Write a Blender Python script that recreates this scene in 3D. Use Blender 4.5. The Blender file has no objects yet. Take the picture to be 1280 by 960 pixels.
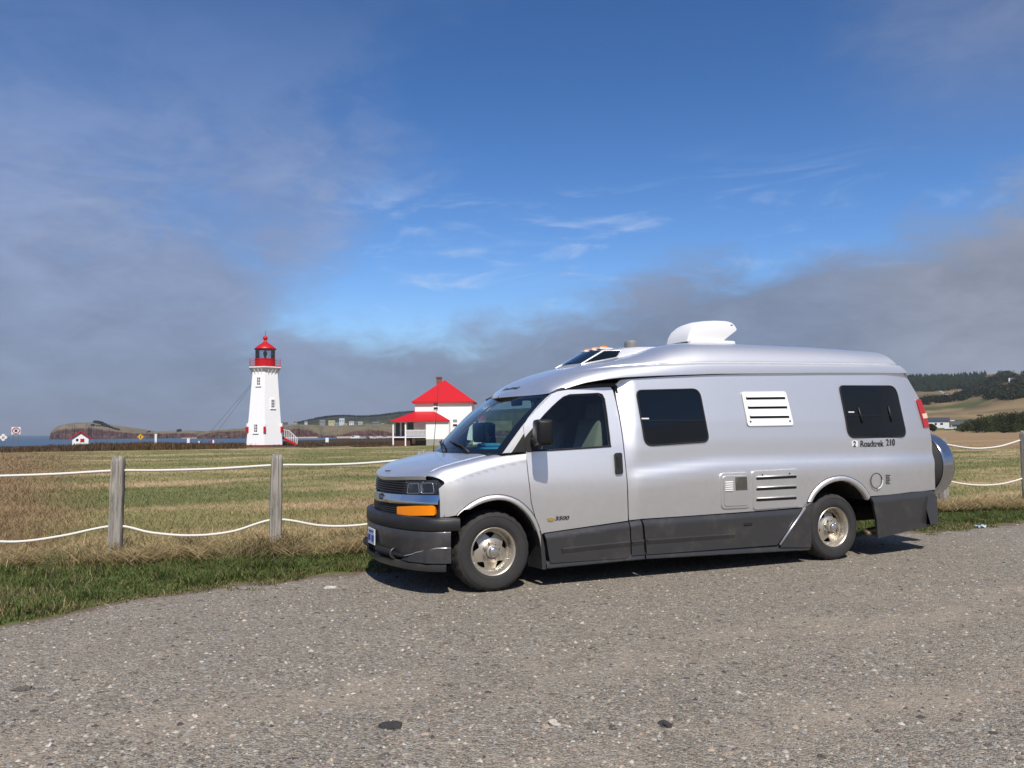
import bpy, bmesh, math, random
import numpy as np
from mathutils import Vector, Matrix
from mathutils.geometry import delaunay_2d_cdt
rad = math.radians
scene = bpy.context.scene
COL = scene.collection
rng = np.random.default_rng(7)
random.seed(7)

# ------------------------------------------------------------------ camera, world, sun, exposure
F_PX, CAM_H = 1036.0, 1.45
PITCH, ROLL = math.atan(58 / F_PX), rad(0.5)
_f = np.array([0, math.cos(PITCH), math.sin(PITCH)])
_r = np.array([1.0, 0, 0])
_u = np.cross(_r, _f)
CR = math.cos(ROLL) * _r - math.sin(ROLL) * _u
CU = math.cos(ROLL) * _u + math.sin(ROLL) * _r
CF = _f
CC = np.array([0, 0, CAM_H])
cam_d = bpy.data.cameras.new('camera')
cam = bpy.data.objects.new('camera', cam_d)
COL.objects.link(cam)
cam_d.sensor_width = 36.0
cam_d.lens = F_PX / 1280 * 36
cam_d.clip_start, cam_d.clip_end = 0.05, 60000
m = Matrix.Identity(4)
for i in range(3):
    m[i][0], m[i][1], m[i][2], m[i][3] = CR[i], CU[i], -CF[i], CC[i]
cam.matrix_world = m
scene.camera = cam
scene.render.resolution_x, scene.render.resolution_y = 1024, 768
scene.view_settings.view_transform = 'Standard'
scene.view_settings.look = 'None'
scene.view_settings.exposure = 0.0
scene.view_settings.gamma = 1.0
scene.cycles.max_bounces = 6
scene.cycles.transparent_max_bounces = 10
scene.cycles.caustics_reflective = False
scene.cycles.caustics_refractive = False

SUN_EL, SUN_DIR = rad(51.5), np.array([0.113, -0.802, 1.0])
SUN_DIR = SUN_DIR / np.linalg.norm(SUN_DIR)
sd = bpy.data.lights.new('sun', 'SUN')
sun = bpy.data.objects.new('sun', sd)
COL.objects.link(sun)
sd.energy, sd.angle, sd.color = 4.9, rad(0.5), (1.0, 0.95, 0.88)
sun.rotation_euler = Vector(-SUN_DIR).to_track_quat('-Z', 'Y').to_euler()
sun.location = (4, -8, 20)


class NB:
    """tiny shader node builder"""
    def __init__(s, tree):
        s.t, s.n, s.l = tree, tree.nodes, tree.links
    def node(s, typ, ins=None, **kw):
        nd = s.n.new(typ)
        for k, v in kw.items():
            setattr(nd, k, v)
        for k, v in (ins or {}).items():
            s.put(nd.inputs[k], v)
        return nd
    def put(s, sock, v):
        if isinstance(v, bpy.types.NodeSocket):
            s.l.new(v, sock)
        else:
            if sock.type == 'RGBA' and not isinstance(v, (int, float)) and len(v) == 3:
                v = (*v, 1)
            sock.default_value = v
    def m(s, op, a, b=0.0, c=None, clamp=False):
        nd = s.node('ShaderNodeMath', operation=op, use_clamp=clamp)
        s.put(nd.inputs[0], a); s.put(nd.inputs[1], b)
        if c is not None: s.put(nd.inputs[2], c)
        return nd.outputs[0]
    def mix(s, f, a, b, blend='MIX'):
        nd = s.node('ShaderNodeMix', data_type='RGBA', blend_type=blend)
        s.put(nd.inputs[0], f); s.put(nd.inputs[6], a); s.put(nd.inputs[7], b)
        return nd.outputs[2]
    def ss(s, x, lo, hi):
        nd = s.node('ShaderNodeMapRange', interpolation_type='SMOOTHSTEP')
        s.put(nd.inputs[0], x); s.put(nd.inputs[1], lo); s.put(nd.inputs[2], hi)
        return nd.outputs[0]
    def noise(s, vec, scale, detail=4, rough=0.55, dist=0.0, out='Fac'):
        nd = s.node('ShaderNodeTexNoise', {'Scale': scale, 'Detail': detail, 'Roughness': rough, 'Distortion': dist})
        if vec is not None: s.put(nd.inputs['Vector'], vec)
        return nd.outputs[out]
    def curve(s, x, pts):
        nd = s.node('ShaderNodeFloatCurve')
        s.put(nd.inputs[1], x)
        c = nd.mapping.curves[0]
        for i, p in enumerate(pts):
            if i < 2: c.points[i].location = p
            else: c.points.new(*p)
        for p in c.points: p.handle_type = 'AUTO'
        nd.mapping.update()
        return nd.outputs[0]
    def sep(s, v):
        return s.node('ShaderNodeSeparateXYZ', {0: v}).outputs
    def comb(s, x, y, z):
        return s.node('ShaderNodeCombineXYZ', {0: x, 1: y, 2: z}).outputs[0]


world = bpy.data.worlds.new('World')
scene.world = world
world.use_nodes = True
wt = world.node_tree
wt.nodes.clear()
W = NB(wt)
sky = W.node('ShaderNodeTexSky', sky_type='NISHITA', sun_disc=False, sun_elevation=SUN_EL,
             sun_rotation=math.atan2(SUN_DIR[0], SUN_DIR[1]), altitude=0.0, air_density=1.0, dust_density=0.4, ozone_density=2.0)
SKY_STRENGTH = 0.097
dirv = W.node('ShaderNodeTexCoord').outputs['Generated']
dx, dy, dz = W.sep(dirv)
az = W.m('ARCTAN2', dx, dy)                     # 0 straight ahead, + to the right
el = W.m('ARCSINE', dz)
cvec = W.comb(az, W.m('MULTIPLY', el, 1.8), 0.0)
n_big = W.noise(cvec, 3.2, 6, 0.55, 0.4)
n_mid = W.noise(cvec, 8.0, 7, 0.6, 0.6)
wisp = W.noise(W.comb(W.m('MULTIPLY', az, 2.2), W.m('MULTIPLY', el, 10.0), 3.0), 2.6, 8, 0.62, 1.0)
nb = W.m('SUBTRACT', n_big, 0.5)
nm = W.m('SUBTRACT', n_mid, 0.5)
n_fine = W.noise(W.comb(az, W.m('MULTIPLY', el, 2.4), 2.0), 15.0, 8, 0.62, 0.8)
jig = W.m('ADD', W.m('ADD', W.m('MULTIPLY', nb, 0.16), W.m('MULTIPLY', nm, 0.09)), W.m('MULTIPLY', W.m('SUBTRACT', n_fine, 0.5), 0.075))
az01 = W.m('MULTIPLY_ADD', az, 0.5 / 0.8, 0.5, clamp=True)      # -0.8..0.8 rad -> 0..1
bank_top = W.curve(az01, [(0.0, 0.20), (0.2, 0.17), (0.30, 0.125), (0.36, 0.115), (0.42, 0.125), (0.5, 0.132), (0.55, 0.155),
                          (0.62, 0.185), (0.72, 0.20), (0.80, 0.225), (0.86, 0.245), (1.0, 0.27)])
bank = W.ss(W.m('SUBTRACT', W.m('ADD', bank_top, jig), el), -0.035, 0.05)
el01 = W.m('MULTIPLY', el, 2.0, clamp=True)
pl_edge = W.curve(el01, [(0.0, -0.26), (0.2, -0.265), (0.36, -0.225), (0.5, -0.17), (0.64, -0.13), (0.8, -0.16), (1.0, -0.30)])
plume = W.ss(W.m('SUBTRACT', W.m('ADD', pl_edge, W.m('MULTIPLY', jig, 1.3)), az), -0.05, 0.11)
pl_amt = W.curve(el01, [(0.0, 0.95), (0.4, 0.90), (0.6, 0.66), (0.78, 0.30), (1.0, 0.06)])
hole = W.ss(W.m('ADD', n_big, W.m('MULTIPLY', nm, 0.6)), 0.30, 0.52)
plume = W.m('MULTIPLY', W.m('MULTIPLY', plume, pl_amt), W.m('MAXIMUM', W.m('MULTIPLY_ADD', hole, 0.45, 0.55), W.ss(el, 0.22, 0.10)))
rt = W.m('MULTIPLY', W.ss(W.m('ADD', az, W.m('MULTIPLY', jig, 1.5)), 0.33, 0.60), W.ss(el, 0.25, 0.42))
rt = W.m('MULTIPLY', rt, 0.40)
dens = W.m('MAXIMUM', W.m('MAXIMUM', W.m('MULTIPLY', bank, 0.96), plume), rt)
# deeper blue than the clear model sky
skyc = W.node('ShaderNodeHueSaturation', {'Hue': 0.507, 'Saturation': 1.30, 'Value': 1.0, 'Color': sky.outputs[0]}).outputs[0]
grad = W.ss(el, 0.10, 0.50)
skyc = W.mix(1.0, skyc, W.mix(grad, (1.12, 1.27, 1.48), (0.97, 1.03, 1.12)), 'MULTIPLY')
wm = W.m('MULTIPLY', W.ss(wisp, 0.50, 0.80), W.m('MULTIPLY', W.ss(el, 0.06, 0.12), W.m('SUBTRACT', 1.0, W.ss(el, 0.20, 0.34))))
skyc = W.mix(W.m('MULTIPLY', wm, 0.58), skyc, (6.6, 7.6, 9.4))
lowf = W.ss(el, 0.0, 0.30)
shade = W.m('MULTIPLY_ADD', W.m('ADD', W.m('ADD', nb, W.m('MULTIPLY', nm, 0.8)), W.m('MULTIPLY', W.m('SUBTRACT', n_fine, 0.5), 0.5)), 0.80, 1.0)
cl = W.mix(lowf, (2.18, 2.70, 3.9), (2.70, 3.35, 5.2))
cl = W.mix(W.ss(az, -0.15, 0.30), cl, (2.10, 2.58, 3.75))
cl = W.mix(W.ss(az, 0.32, 0.52), cl, (3.0, 3.28, 4.15))
cl = W.mix(1.0, cl, W.comb(shade, shade, shade), 'MULTIPLY')
final = W.mix(dens, skyc, cl)
bg = W.node('ShaderNodeBackground', {'Color': final, 'Strength': SKY_STRENGTH})
W.l.new(bg.outputs[0], W.node('ShaderNodeOutputWorld').inputs[0])

# ------------------------------------------------------------------ geometry of the view, used to measure the place
def ray(px, py):
    d = CR * ((px - 640) / F_PX) + CU * ((480 - py) / F_PX) + CF
    return d / np.linalg.norm(d)
def at(px, py, Y):
    d = ray(px, py)
    return CC + d * (Y / d[1])
def on_ground(px, py, z=0.0):
    d = ray(px, py)
    return CC + d * ((z - CAM_H) / d[2])
def horizon(px):
    return 543.6 - 0.008727 * px

# ------------------------------------------------------------------ object helpers
def link(o, parent=None):
    COL.objects.link(o)
    if parent is not None:
        o.parent = parent
    return o
def tag(o, label=None, cat=None, group=None, kind=None):
    if label: o['label'] = label
    if cat: o['category'] = cat
    if group: o['group'] = group
    if kind: o['kind'] = kind
    return o
def empty(name, loc=(0, 0, 0), rz=0.0, parent=None):
    o = bpy.data.objects.new(name, None)
    o.location = [float(c) for c in loc]
    o.rotation_euler = (0, 0, rz)
    o.empty_display_size = 0.2
    return link(o, parent)
def copy_tree(o, parent=None):
    c = o.copy()
    link(c, parent)
    for ch in list(o.children):
        copy_tree(ch, c)
    return c
def mesh_obj(name, verts, faces, mat, parent=None, smooth=False, loc=None):
    me = bpy.data.meshes.new(name)
    me.from_pydata([tuple(map(float, v)) for v in verts], [], [tuple(int(i) for i in f) for f in faces])
    me.validate()
    me.materials.append(mat)
    if smooth:
        me.polygons.foreach_set('use_smooth', [True] * len(me.polygons))
    me.update()
    o = bpy.data.objects.new(name, me)
    if loc is not None: o.location = [float(c) for c in loc]
    return link(o, parent)
def fast_mesh(name, V, Fc, mat, parent=None, smooth=False, col=None):
    """V (n,3), Fc (m,k) arrays with equal sided faces; col (n,3) point colours"""
    V = np.asarray(V, np.float32); Fc = np.asarray(Fc, np.int32)
    me = bpy.data.meshes.new(name)
    me.vertices.add(len(V)); me.vertices.foreach_set('co', V.ravel())
    k = Fc.shape[1]
    me.loops.add(Fc.size); me.loops.foreach_set('vertex_index', Fc.ravel())
    me.polygons.add(len(Fc))
    me.polygons.foreach_set('loop_start', np.arange(len(Fc), dtype=np.int32) * k)
    me.polygons.foreach_set('loop_total', np.full(len(Fc), k, np.int32))
    if smooth: me.polygons.foreach_set('use_smooth', np.ones(len(Fc), bool))
    if col is not None:
        a = me.color_attributes.new('Col', 'FLOAT_COLOR', 'POINT')
        a.data.foreach_set('color', np.hstack([col, np.ones((len(col), 1))]).astype(np.float32).ravel())
    me.materials.append(mat)
    me.update(calc_edges=True)
    return link(bpy.data.objects.new(name, me), parent)

class MB:
    """collects shapes and links them as one mesh object"""
    def __init__(s): s.v, s.f = [], []
    def add(s, vs, fs):
        o = len(s.v); s.v += [tuple(map(float, p)) for p in vs]; s.f += [tuple(i + o for i in f) for f in fs]; return s
    def box(s, c, d, rz=0.0, M=None, bev=0.0):
        bm = bmesh.new()
        bmesh.ops.create_cube(bm, size=1.0)
        for v in bm.verts: v.co = Vector((v.co.x * d[0], v.co.y * d[1], v.co.z * d[2]))
        if bev > 0:
            bmesh.ops.bevel(bm, geom=bm.edges[:], offset=bev, segments=2, affect='EDGES', profile=0.6)
        R = Matrix.Rotation(rz, 4, 'Z') if M is None else M
        bm.verts.index_update()
        s.add([R @ v.co + Vector(c) for v in bm.verts], [[v.index for v in f.verts] for f in bm.faces])
        bm.free(); return s
    def tube(s, pts, r, n=8, cap=True):
        pts = [np.array(p, float) for p in pts]
        rr = r if hasattr(r, '__len__') else [r] * len(pts)
        o = len(s.v); ref = None
        for i, p in enumerate(pts):
            d = pts[min(i + 1, len(pts) - 1)] - pts[max(i - 1, 0)]
            d = d / (np.linalg.norm(d) + 1e-12)
            if ref is None:
                ref = np.array([0, 0, 1.0]) if abs(d[2]) < 0.9 else np.array([1.0, 0, 0])
            a = np.cross(ref, d); a /= np.linalg.norm(a); b = np.cross(d, a); ref = b
            for k in range(n):
                t = 2 * math.pi * k / n
                s.v.append(tuple(p + rr[i] * (math.cos(t) * a + math.sin(t) * b)))
        for i in range(len(pts) - 1):
            for k in range(n):
                s.f.append((o + i * n + k, o + i * n + (k + 1) % n, o + (i + 1) * n + (k + 1) % n, o + (i + 1) * n + k))
        if cap:
            s.f.append(tuple(o + k for k in range(n))[::-1])
            s.f.append(tuple(o + (len(pts) - 1) * n + k for k in range(n)))
        return s
    def lathe(s, prof, n=32, axis='Z', c=(0, 0, 0), close=False, ph=0.0):
        """prof: list of (radius, height)"""
        o = len(s.v); c = np.array(c, float)
        for (r, h) in prof:
            for k in range(n):
                t = 2 * math.pi * k / n + ph
                p = (r * math.cos(t), r * math.sin(t), h)
                if axis == 'Y': p = (p[0], p[2], p[1])
                if axis == 'X': p = (p[2], p[0], p[1])
                s.v.append(tuple(c + np.array(p)))
        m_ = len(prof)
        for i in range(m_ if close else m_ - 1):
            for k in range(n):
                j = (i + 1) % m_
                s.f.append((o + i * n + k, o + i * n + (k + 1) % n, o + j * n + (k + 1) % n, o + j * n + k))
        return s
    def prism(s, poly, dvec):
        """flat polygon (list of 3-D points) pushed along dvec"""
        o = len(s.v); n = len(poly); dvec = np.array(dvec, float)
        s.v += [tuple(map(float, p)) for p in poly] + [tuple(np.array(p, float) + dvec) for p in poly]
        s.f.append(tuple(range(o, o + n))[::-1]); s.f.append(tuple(range(o + n, o + 2 * n)))
        for k in range(n):
            s.f.append((o + k, o + (k + 1) % n, o + n + (k + 1) % n, o + n + k))
        return s
    def grid(s, P):
        """P (a,b,3) array"""
        P = np.asarray(P, float); a, b = P.shape[:2]; o = len(s.v)
        s.v += [tuple(p) for p in P.reshape(-1, 3)]
        for i in range(a - 1):
            for j in range(b - 1):
                s.f.append((o + i * b + j, o + (i + 1) * b + j, o + (i + 1) * b + j + 1, o + i * b + j + 1))
        return s
    def build(s, name, mat, parent=None, smooth=False, loc=None, fix=True, angle=None):
        o = mesh_obj(name, s.v, s.f, mat, parent, smooth, loc)
        if fix:
            bm = bmesh.new(); bm.from_mesh(o.data)
            bmesh.ops.recalc_face_normals(bm, faces=bm.faces)
            bm.to_mesh(o.data); bm.free()
        if angle is not None:
            o.data.polygons.foreach_set('use_smooth', [True] * len(o.data.polygons))
            o.data.set_sharp_from_angle(angle=rad(angle))
        return o

# ------------------------------------------------------------------ numpy value noise
def _hash(ix, iy, seed):
    h = (ix.astype(np.int64) * 374761393 + iy.astype(np.int64) * 668265263 + seed * 974634777) & 0x7fffffff
    h = ((h ^ (h >> 13)) * 1274126177) & 0x7fffffff
    return ((h ^ (h >> 16)) & 0xffff) / 65535.0
def vnoise(x, y, seed=0):
    x = np.asarray(x, float); y = np.asarray(y, float)
    ix, iy = np.floor(x), np.floor(y); fx, fy = x - ix, y - iy
    fx, fy = fx * fx * (3 - 2 * fx), fy * fy * (3 - 2 * fy)
    a, b = _hash(ix, iy, seed), _hash(ix + 1, iy, seed); c, d = _hash(ix, iy + 1, seed), _hash(ix + 1, iy + 1, seed)
    return (a * (1 - fx) + b * fx) * (1 - fy) + (c * (1 - fx) + d * fx) * fy
def fbm(x, y, seed=0, oct=4):
    t, amp, s = 0, 0.5, 0
    for i in range(oct):
        t = t + amp * vnoise(x * 2 ** i, y * 2 ** i, seed + i * 17); s += amp; amp *= 0.5
    return t / s
def sstep(x, lo, hi):
    t = np.clip((np.asarray(x, float) - lo) / (hi - lo), 0, 1)
    return t * t * (3 - 2 * t)

# ------------------------------------------------------------------ materials
def new_mat(name):
    mt = bpy.data.materials.new(name); mt.use_nodes = True
    nb = NB(mt.node_tree)
    return mt, nb, mt.node_tree.nodes['Principled BSDF']
def simple(name, col, rough=0.5, metal=0.0, coat=0.0, spec=0.5, var=0.0, scale=8.0, bump=0.0, bscale=60.0, dirt=None, vec='Object'):
    mt, nb, p = new_mat(name)
    p.inputs['Roughness'].default_value = rough
    p.inputs['Metallic'].default_value = metal
    p.inputs['Coat Weight'].default_value = coat
    p.inputs['Coat Roughness'].default_value = 0.08
    p.inputs['Specular IOR Level'].default_value = spec
    p.inputs['Base Color'].default_value = (*col, 1)
    co = nb.node('ShaderNodeTexCoord').outputs[vec]
    c = None
    if var > 0:
        n = nb.noise(co, scale, 5, 0.6)
        k = nb.m('MULTIPLY_ADD', nb.m('SUBTRACT', n, 0.5), 2 * var, 1.0)
        c = nb.mix(1.0, (*col, 1), nb.comb(k, k, k), 'MULTIPLY')
        nb.put(p.inputs['Base Color'], c)
    if dirt:
        n2 = nb.ss(nb.noise(co, dirt[1], 7, 0.65), 0.48, 0.75)
        nb.put(p.inputs['Base Color'], nb.mix(nb.m('MULTIPLY', n2, dirt[2]), c if c is not None else (*col, 1), (*dirt[0], 1)))
    if bump > 0:
        b = nb.node('ShaderNodeBump', {'Strength': bump, 'Distance': 0.01, 'Height': nb.noise(co, bscale, 6, 0.6)})
        nb.put(p.inputs['Normal'], b.outputs[0])
    return mt
def vcol_mat(name, rough=0.8, trans=0.0, detail=0.0, dscale=3.0, spec=0.2):
    mt, nb, p = new_mat(name)
    c = nb.node('ShaderNodeVertexColor', layer_name='Col').outputs[0]
    if detail > 0:
        co = nb.node('ShaderNodeTexCoord').outputs['Object']
        k = nb.m('MULTIPLY_ADD', nb.m('SUBTRACT', nb.noise(co, dscale, 7, 0.65), 0.5), 2 * detail, 1.0)
        c = nb.mix(1.0, c, nb.comb(k, k, k), 'MULTIPLY')
    nb.put(p.inputs['Base Color'], c)
    p.inputs['Roughness'].default_value = rough
    p.inputs['Specular IOR Level'].default_value = spec
    if trans > 0:
        out = nb.n['Material Output']
        tr = nb.node('ShaderNodeBsdfTranslucent', {'Color': c})
        mx = nb.node('ShaderNodeMixShader', {0: trans})
        nb.l.new(p.outputs[0], mx.inputs[1]); nb.l.new(tr.outputs[0], mx.inputs[2]); nb.l.new(mx.outputs[0], out.inputs[0])
    return mt
def glass_mat(name, tint, refl=0.08, rough=0.02):
    mt, nb, p = new_mat(name)
    nb.n.remove(p)
    out = nb.n['Material Output']
    tr = nb.node('ShaderNodeBsdfTransparent', {'Color': (*tint, 1)})
    gl = nb.node('ShaderNodeBsdfGlossy', {'Color': (1, 1, 1, 1), 'Roughness': rough})
    fr = nb.node('ShaderNodeFresnel', {'IOR': 1.5})
    mx = nb.node('ShaderNodeMixShader', {0: nb.m('ADD', fr.outputs[0], refl, clamp=True)})
    nb.l.new(tr.outputs[0], mx.inputs[1]); nb.l.new(gl.outputs[0], mx.inputs[2]); nb.l.new(mx.outputs[0], out.inputs[0])
    return mt
# ------------------------------------------------------------------ the camper van: measured frame
VYAW = rad(23.75)
VD = np.array([math.cos(VYAW), math.sin(VYAW), 0]); VN = np.array([math.sin(VYAW), -math.cos(VYAW), 0])
VO = on_ground(618, 741) - VN * 0.95            # ground under the middle of the front axle
def van_at(px, py, v):                          # point of the plane v metres left of the van's middle -> (u back, w up)
    d = ray(px, py); t = (v - (CC - VO) @ VN) / (d @ VN); q = CC + d * t - VO
    return q @ VD, q[2]
def van_ray(px, py):                            # ray in the van's local axes
    o, d = CC - VO, ray(px, py)
    return Vector((o @ VD, -(o @ VN), o[2])), Vector((d @ VD, -(d @ VN), d[2]))

def table(pts, sig, lo=-0.2, hi=3.0, st=0.004):
    g = np.arange(lo, hi, st); y = np.interp(g, *zip(*pts)); k = int(3 * sig / st)
    if k > 0:
        ker = np.exp(-0.5 * (np.arange(-k, k + 1) * st / sig) ** 2); ker /= ker.sum()
        y = np.convolve(np.pad(y, k, mode='edge'), ker, 'valid')
    return lambda x: np.interp(x, g, y)
_cab = table([(0.1, .945), (.3, .955), (.55, .976), (.85, 1.0), (.96, 1.003), (1.02, .998), (1.12, .984), (1.3, .954), (1.45, .918), (1.9, .80), (2.2, .72)], .03)
_crg = table([(0.1, .955), (.3, .966), (.6, .992), (.88, 1.022), (.97, 1.02), (1.00, 1.012), (1.055, .988), (1.10, .985), (1.25, .983), (1.45, .961), (1.9, .886), (2.2, .83)], .020)
_dw = table([(-1, 0), (1.4, 0), (2.4, .085), (5.3, .07), (6, .07)], .12, -1, 6.5, .01)
def Vside(u, w):
    u = np.asarray(u, float); w = np.asarray(w, float)
    s = sstep(u, 1.35, 1.53)
    v = _cab(w) * (1 - s) + _crg(w - _dw(u)) * s
    v = v - 0.35 * (np.clip(-.25 - u, 0, None) / .55) ** 2.5
    v = v - 0.09 * (np.clip(u - 4.7, 0, None) / .85) ** 2
    return v
def S(px, py, off=0.0):
    vs = np.arange(1.14, 0.5, -0.0015)
    d = ray(px, py); c = CC - VO
    t = (vs - c @ VN) / (d @ VN)
    q = c[None] + d[None] * t[:, None]
    u, w = q @ VD, q[:, 2]
    g = vs - off - Vside(u, w)
    k = np.argmax(g <= 0)
    if k == 0: return float(u[0]), float(w[0])
    f = g[k - 1] / (g[k - 1] - g[k])
    return float(u[k - 1] + f * (u[k] - u[k - 1])), float(w[k - 1] + f * (w[k] - w[k - 1]))
def SP(pts, off=0.0): return [S(x, y, off) for x, y in pts]
def side_map(u, w): return np.stack([u, Vside(u, w), w], -1)
_h = [(0, -.80), (.15, -.792), (.3, -.77), (.5, -.725), (.7, -.662), (.8, -.622), (.88, -.58), (.93, -.54), (.96, -.505), (1.0, -.44), (1.2, -.25)]
_uf = table([(-a_, b_) for a_, b_ in _h[:0:-1]] + _h, .03, -1.2, 1.2)
def front_map(v, w): return np.stack([_uf(v) + 0.10 * (w - .70), v, w], -1)
def FR(px, py, off=0.0):
    vs = np.arange(1.05, -1.05, -0.002)
    d = ray(px, py); c = CC - VO
    t = (vs - c @ VN) / (d @ VN); q = c[None] + d[None] * t[:, None]
    u, w = q @ VD, q[:, 2]
    g = u + off - (_uf(vs) + .10 * (w - .70))
    k = int(np.argmax(g >= 0))
    return float(vs[k]), float(w[k])
def FP(pts, off=0.0): return [FR(x, y, off) for x, y in pts]
_hc = table([(-.86, .98), (-.8, 1.015), (-.7, 1.065), (-.6, 1.105), (-.45, 1.155), (-.3, 1.192), (-.1, 1.235), (.1, 1.268), (.35, 1.295), (.6, 1.31)], .03, -1, 1)
def Wh(u, v):
    e = np.clip((u - _uf(v)) / .16, 0, 1)
    return _hc(u) - .022 * (np.abs(v) / .8) ** 2 - (.012 + .034 * np.clip(np.abs(v) / .8, 0, 1.1) ** 2) * (1 - e) ** 2
def fender_map(u, t):
    r = np.interp(u, [-.6, -.3, .3], [.15, .13, .10])
    V0 = Vside(u, 1.02); ws = Wh(u, V0 - r) - .004
    Vr = Vside(u, ws - r)
    th = np.clip((t - (ws - r)) / r, 0, math.pi / 2)
    ext = np.clip(t - (ws - r) - r * math.pi / 2, 0, None)
    low = np.minimum(t, ws - r)
    v = np.where(t <= ws - r, Vside(u, low), Vr - r * (1 - np.cos(th)) - ext)
    w = np.where(t <= ws - r, t, ws - r + r * np.sin(th))
    w = np.where(ext > 0, Wh(u, v) - .004, w)
    return np.stack([u, v, w], -1)
def fender_top(u, vh):
    r = float(np.interp(u, [-.6, -.3, .3], [.15, .13, .10])); V0 = float(Vside(u, 1.02)); ws = float(Wh(np.array(u), np.array(V0 - r))) - .004
    Vr = float(Vside(u, ws - r))
    return ws - r + r * math.pi / 2 + max(Vr - r - vh, 0)

def inside(P, loops):
    P = np.asarray(P); c = np.zeros(len(P), bool)
    for lp in loops:
        lp = np.asarray(lp); x0, y0 = lp[:, 0], lp[:, 1]; x1, y1 = np.roll(x0, -1), np.roll(y0, -1)
        for a, b, cc, d in zip(x0, y0, x1, y1):
            if b == d: continue
            hit = ((b > P[:, 1]) != (d > P[:, 1])) & (P[:, 0] < (cc - a) * (P[:, 1] - b) / (d - b) + a)
            c ^= hit
    return c
def subdivide(lp, res):
    out = []
    n = len(lp)
    for i in range(n):
        a, b = np.array(lp[i], float), np.array(lp[(i + 1) % n], float)
        k = max(1, int(math.ceil(np.linalg.norm(b - a) / res)))
        out += [a + (b - a) * j / k for j in range(k)]
    return np.array(out)
def fillet(lp, r, n=5):
    """round the corners of a 2-D polygon"""
    out = []; m_ = len(lp); lp = [np.array(p, float) for p in lp]
    for i in range(m_):
        p, a, b = lp[i], lp[i - 1], lp[(i + 1) % m_]
        da, db = np.linalg.norm(a - p), np.linalg.norm(b - p)
        rr = min(r[i] if hasattr(r, '__len__') else r, da * .45, db * .45)
        A, B = p + (a - p) / da * rr, p + (b - p) / db * rr
        for k in range(n + 1):
            t = k / n
            out.append((1 - t) ** 2 * A + 2 * t * (1 - t) * p + t * t * B)
    return out
def fill2d(loops, res):
    L = [subdivide(l, res) for l in loops]
    B = np.vstack(L)
    lo, hi = B.min(0), B.max(0)
    gx, gy = np.meshgrid(np.arange(lo[0] + res * .5, hi[0], res), np.arange(lo[1] + res * .5, hi[1], res))
    G = np.stack([gx.ravel(), gy.ravel()], -1)
    if len(G):
        G = G[inside(G, L)]
    if len(G):
        keep = np.array([np.min(np.sum((B - g) ** 2, 1)) > (.45 * res) ** 2 for g in G], bool)
        G = G[keep]
    P = np.vstack([B, G]) if len(G) else B
    edges, o = [], 0
    for l in L:
        edges += [(o + i, o + (i + 1) % len(l)) for i in range(len(l))]; o += len(l)
    vo, _, fo, _, _, _ = delaunay_2d_cdt([Vector(p) for p in P], edges, [], 0, 1e-7)
    vo = np.array([tuple(v) for v in vo]); T = np.array([f for f in fo if len(f) == 3])
    T = T[inside(vo[T].mean(1), L)]
    return vo, T, L
def local(P): return P * np.array([1, -1, 1.0])
def normals_of(mapf, pts, hint):
    e = 1e-3; a, b = pts[:, 0], pts[:, 1]
    ta = local(mapf(a + e, b)) - local(mapf(a - e, b)); tb = local(mapf(a, b + e)) - local(mapf(a, b - e))
    n = np.cross(ta, tb); n /= np.linalg.norm(n, axis=1)[:, None] + 1e-12
    s = np.sign(n @ np.array(hint)); s[s == 0] = 1
    return n * np.median(s)
HINT_SIDE, HINT_FRONT = (0, -1, .2), (-1, 0, .1)
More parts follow.
